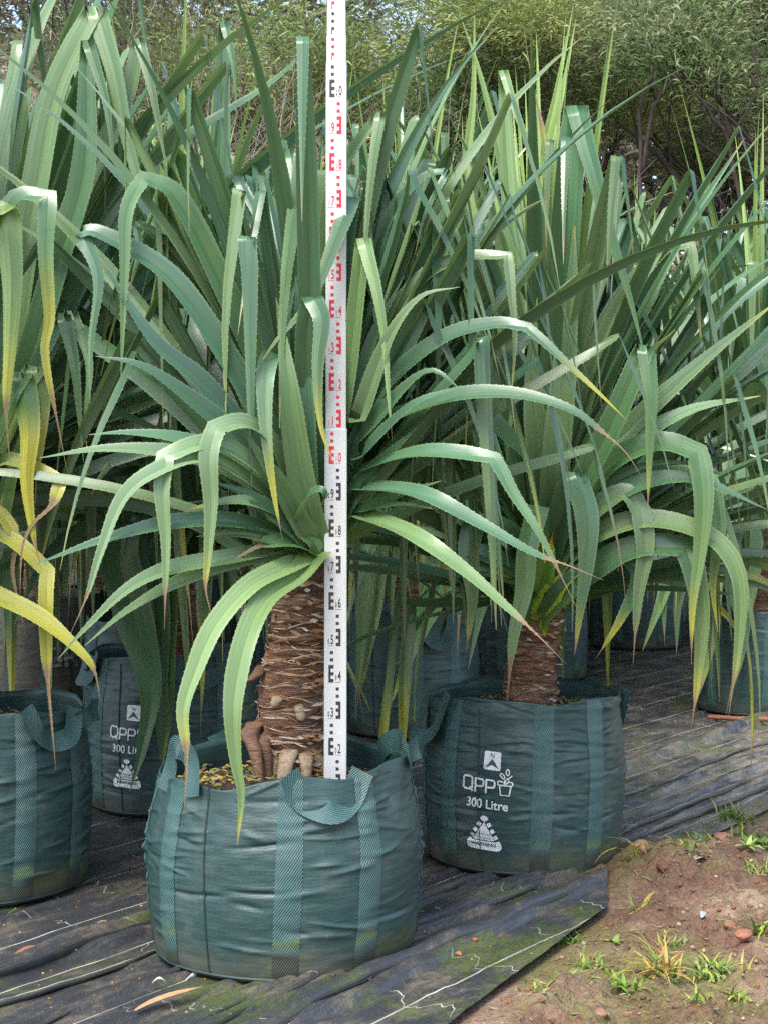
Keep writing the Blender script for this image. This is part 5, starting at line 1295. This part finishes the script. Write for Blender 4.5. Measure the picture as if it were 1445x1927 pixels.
OL, DK, YG, GN, GR = (.15, .19, .085), (.095, .125, .06), (.18, .235, .075), (.13, .21, .075), (.19, .21, .12)
tree('tea tree with yellow-green feathery crown behind the pale spear leaves', 2.9, 21.5, 9.2, 101, [YG, YG, OL, (.23, .24, .075)], 4, 230, .32, spread=.75, low=.35)
tree('spreading grey-green tree with two dark forked limbs, above the right bags', 6.4, 21.0, 9.5, 102, [GR, (.22, .27, .12), GN, OL], 4, 230, .32, lean=(-.1, 0), forks=3, spread=.75, low=.42)
tree('dark slender tree just right of the measuring staff', .0, 24.5, 8.0, 103, [DK, GN, GR], 4, 210, .34, spread=.6)
tree('olive tree at the right edge with low brown twigs', 8.4, 22.5, 10.0, 104, [OL, GR, (.12, .13, .06)], 4, 210, .34, lean=(-.15, 0), low=.3)
tree('tall grey-green tree filling the gap between the olive crowns', 4.2, 26.0, 11.5, 105, [GR, DK, OL], 4, 200, .4)
tree('dull green tree behind the left pandanus tops', -4.6, 22.0, 9.6, 106, [(.2, .19, .12), OL, DK, (.17, .15, .1)], 4, 210, .34, low=.2)
tree('shadowy tree behind the bare twigs left of the staff', -2.2, 26.5, 11.0, 107, [DK, GR, (.06, .07, .04)], 4, 200, .4, low=.2)
tree('grey-brown tree in the far left corner', -7.2, 25.0, 10.5, 108, [(.12, .1, .06), OL, DK], 4, 200, .4, low=.2)
tree('far tree rising behind the spreading grey-green one', 8.0, 30.0, 12.5, 110, [GR, DK], 4, 150, .42)
tree('golden shrubby tree at the right edge below the olive tree', 5.6, 16.6, 3.3, 111, [(.36, .3, .07), (.28, .25, .06), (.33, .27, .08)], 3, 120, .25, .22, .012, 'shrub', 'shrub', low=.1, group='shrubs below the trees')
tree('low green shrub just right of the measuring staff', -.15, 18.6, 4.3, 112, [GN, (.16, .24, .07), DK], 3, 130, .32, .14, .012, 'shrub', 'shrub', low=.05, group='shrubs below the trees')
tree('rust-brown dying shrub behind the left pandanus tops', -1.75, 17.2, 5.6, 113, [(.3, .19, .08), (.24, .17, .09), (.32, .21, .1)], 3, 60, .22, .14, .012, 'shrub', 'shrub', low=.1, group='shrubs below the trees')
tree('green bushy shrub between the rust-brown shrub and the left edge', -3.6, 18.6, 6.4, 114, [(.15, .19, .07), (.17, .2, .075), (.17, .15, .1)], 3, 70, .3, .15, .012, 'shrub', 'shrub', low=.1, group='shrubs below the trees')
tree('straw-coloured drooping shrub in the left corner', -4.5, 17.6, 7.0, 115, [(.27, .23, .15), (.22, .2, .13), (.18, .16, .1)], 3, 80, .28, .15, .012, 'shrub', 'shrub', low=.2, group='shrubs below the trees')
tree('dark brown understorey bush behind the spear leaves', 2.6, 19.5, 5.0, 116, [(.17, .13, .09), (.13, .11, .075), OL], 3, 90, .36, .15, .011, 'shrub', 'shrub', low=.1, group='shrubs below the trees')
tree('brown understorey bush under the forked limbs', 5.2, 20.0, 4.6, 117, [(.17, .14, .1), (.15, .13, .085), (.12, .13, .07)], 3, 80, .4, .15, .011, 'shrub', 'shrub', low=.1, group='shrubs below the trees')

def bare(label, x, y, h, seed, n=9):
    rg = random.Random(seed); wood = MB(); ends = []
    root = thing('bare_shrub', label, 'shrub', (x, y, -.01), 'leafless shrubs')
    for k in range(n):
        a = rg.uniform(0, 6.28); d = np.array((math.cos(a) * .4, math.sin(a) * .3, 1.0))
        branches(rg, (math.cos(a) * .15, math.sin(a) * .15, -.1), d / np.linalg.norm(d), h * .36, .035, 3, wood, ends, .8, .05, 4)
    ob('branches', wood.mesh('branches', M['twig'], True), root)
bare('leafless grey shrub of tangled twigs left of the staff', -1.2, 16.6, 7.6, 201, 12)
bare('leafless grey shrub behind the rust-brown shrub', -2.3, 17.4, 8.2, 202, 12)
bare('bare brown shrub under the forked tree limbs', 7.2, 19.4, 5.2, 203, 9)
bare('bare twiggy shrub between the yellow-green tea tree and the forked tree', 3.9, 20.4, 6.4, 204, 9)

# dark limbs of the spreading tree, in front of its shade
limb_tree = [o_ for o_ in bpy.data.objects if o_.get('label', '').startswith('spreading grey-green')][0]
for path, rad_ in (([(1206, 420, 19.2), (1204, 300, 19.2), (1203, 205, 19.1), (1216, 165, 19.0), (1236, 122, 19.0), (1240, 60, 19.1)], .05), ([(1203, 205, 19.1), (1192, 172, 19.0), (1190, 140, 19.0), (1180, 118, 19.0)], .03),
                   ([(1208, 330, 19.2), (1225, 215, 19.1), (1248, 172, 19.0), (1276, 134, 18.9), (1262, 100, 18.9), (1250, 40, 19.0)], .045), ([(1235, 190, 19.05), (1232, 160, 19.0), (1228, 142, 19.0)], .02),
                   ([(1400, 420, 19.4), (1370, 270, 19.3), (1340, 220, 19.2), (1300, 160, 19.1), (1278, 132, 19.0)], .05), ([(1372, 275, 19.3), (1400, 215, 19.2), (1424, 165, 19.1), (1416, 90, 19.1)], .035), ([(1424, 165, 19.1), (1412, 140, 19.1), (1414, 110, 19.1)], .025), ([(1372, 270, 19.3), (1362, 210, 19.2), (1345, 140, 19.2)], .025)):
    pts = catmull([at(*c_) for c_ in path], 4); nn = len(pts)
    pts += np.array([(.03 * nz(i * .9, rad_ * 90), 0, .03 * nz(i * .9, rad_ * 90, 5)) for i in range(nn)])
    v, f = tube(pts - np.array(limb_tree.location), np.linspace(rad_ * .62, rad_ * .34, nn), 7); ob('limb', mesh('limb', v, f, M['wood'], smooth=True), limb_tree)
rng = np.random.default_rng(77); nC = 3000
cx = rng.uniform(-16, 20, nC); cy = rng.uniform(26.5, 35, nC); cz = rng.uniform(.0, 1.0, nC) ** 1.25 * np.where(cx < -.8, 14.0, 11.2) * np.clip(1 - .42 * np.exp(-((cx - .7) / .9) ** 2) - .14 * np.exp(-((cx - 4.3) / .5) ** 2), .5, 1.1)
V, F, cl = sprigs(np.stack([cx, cy, cz], 1), np.tile((0, 0, .3), (nC, 1)), 60, .5, .42, .05, [(.15, .14, .1), (.12, .13, .085), (.13, .15, .09), (.17, .145, .115)], rng, .8)
tag(ob('woodland', mesh('woodland', V, F, M['foliage'], col=cl)), 'dim grey-green wood far behind the nursery trees', 'wood', kind='stuff')
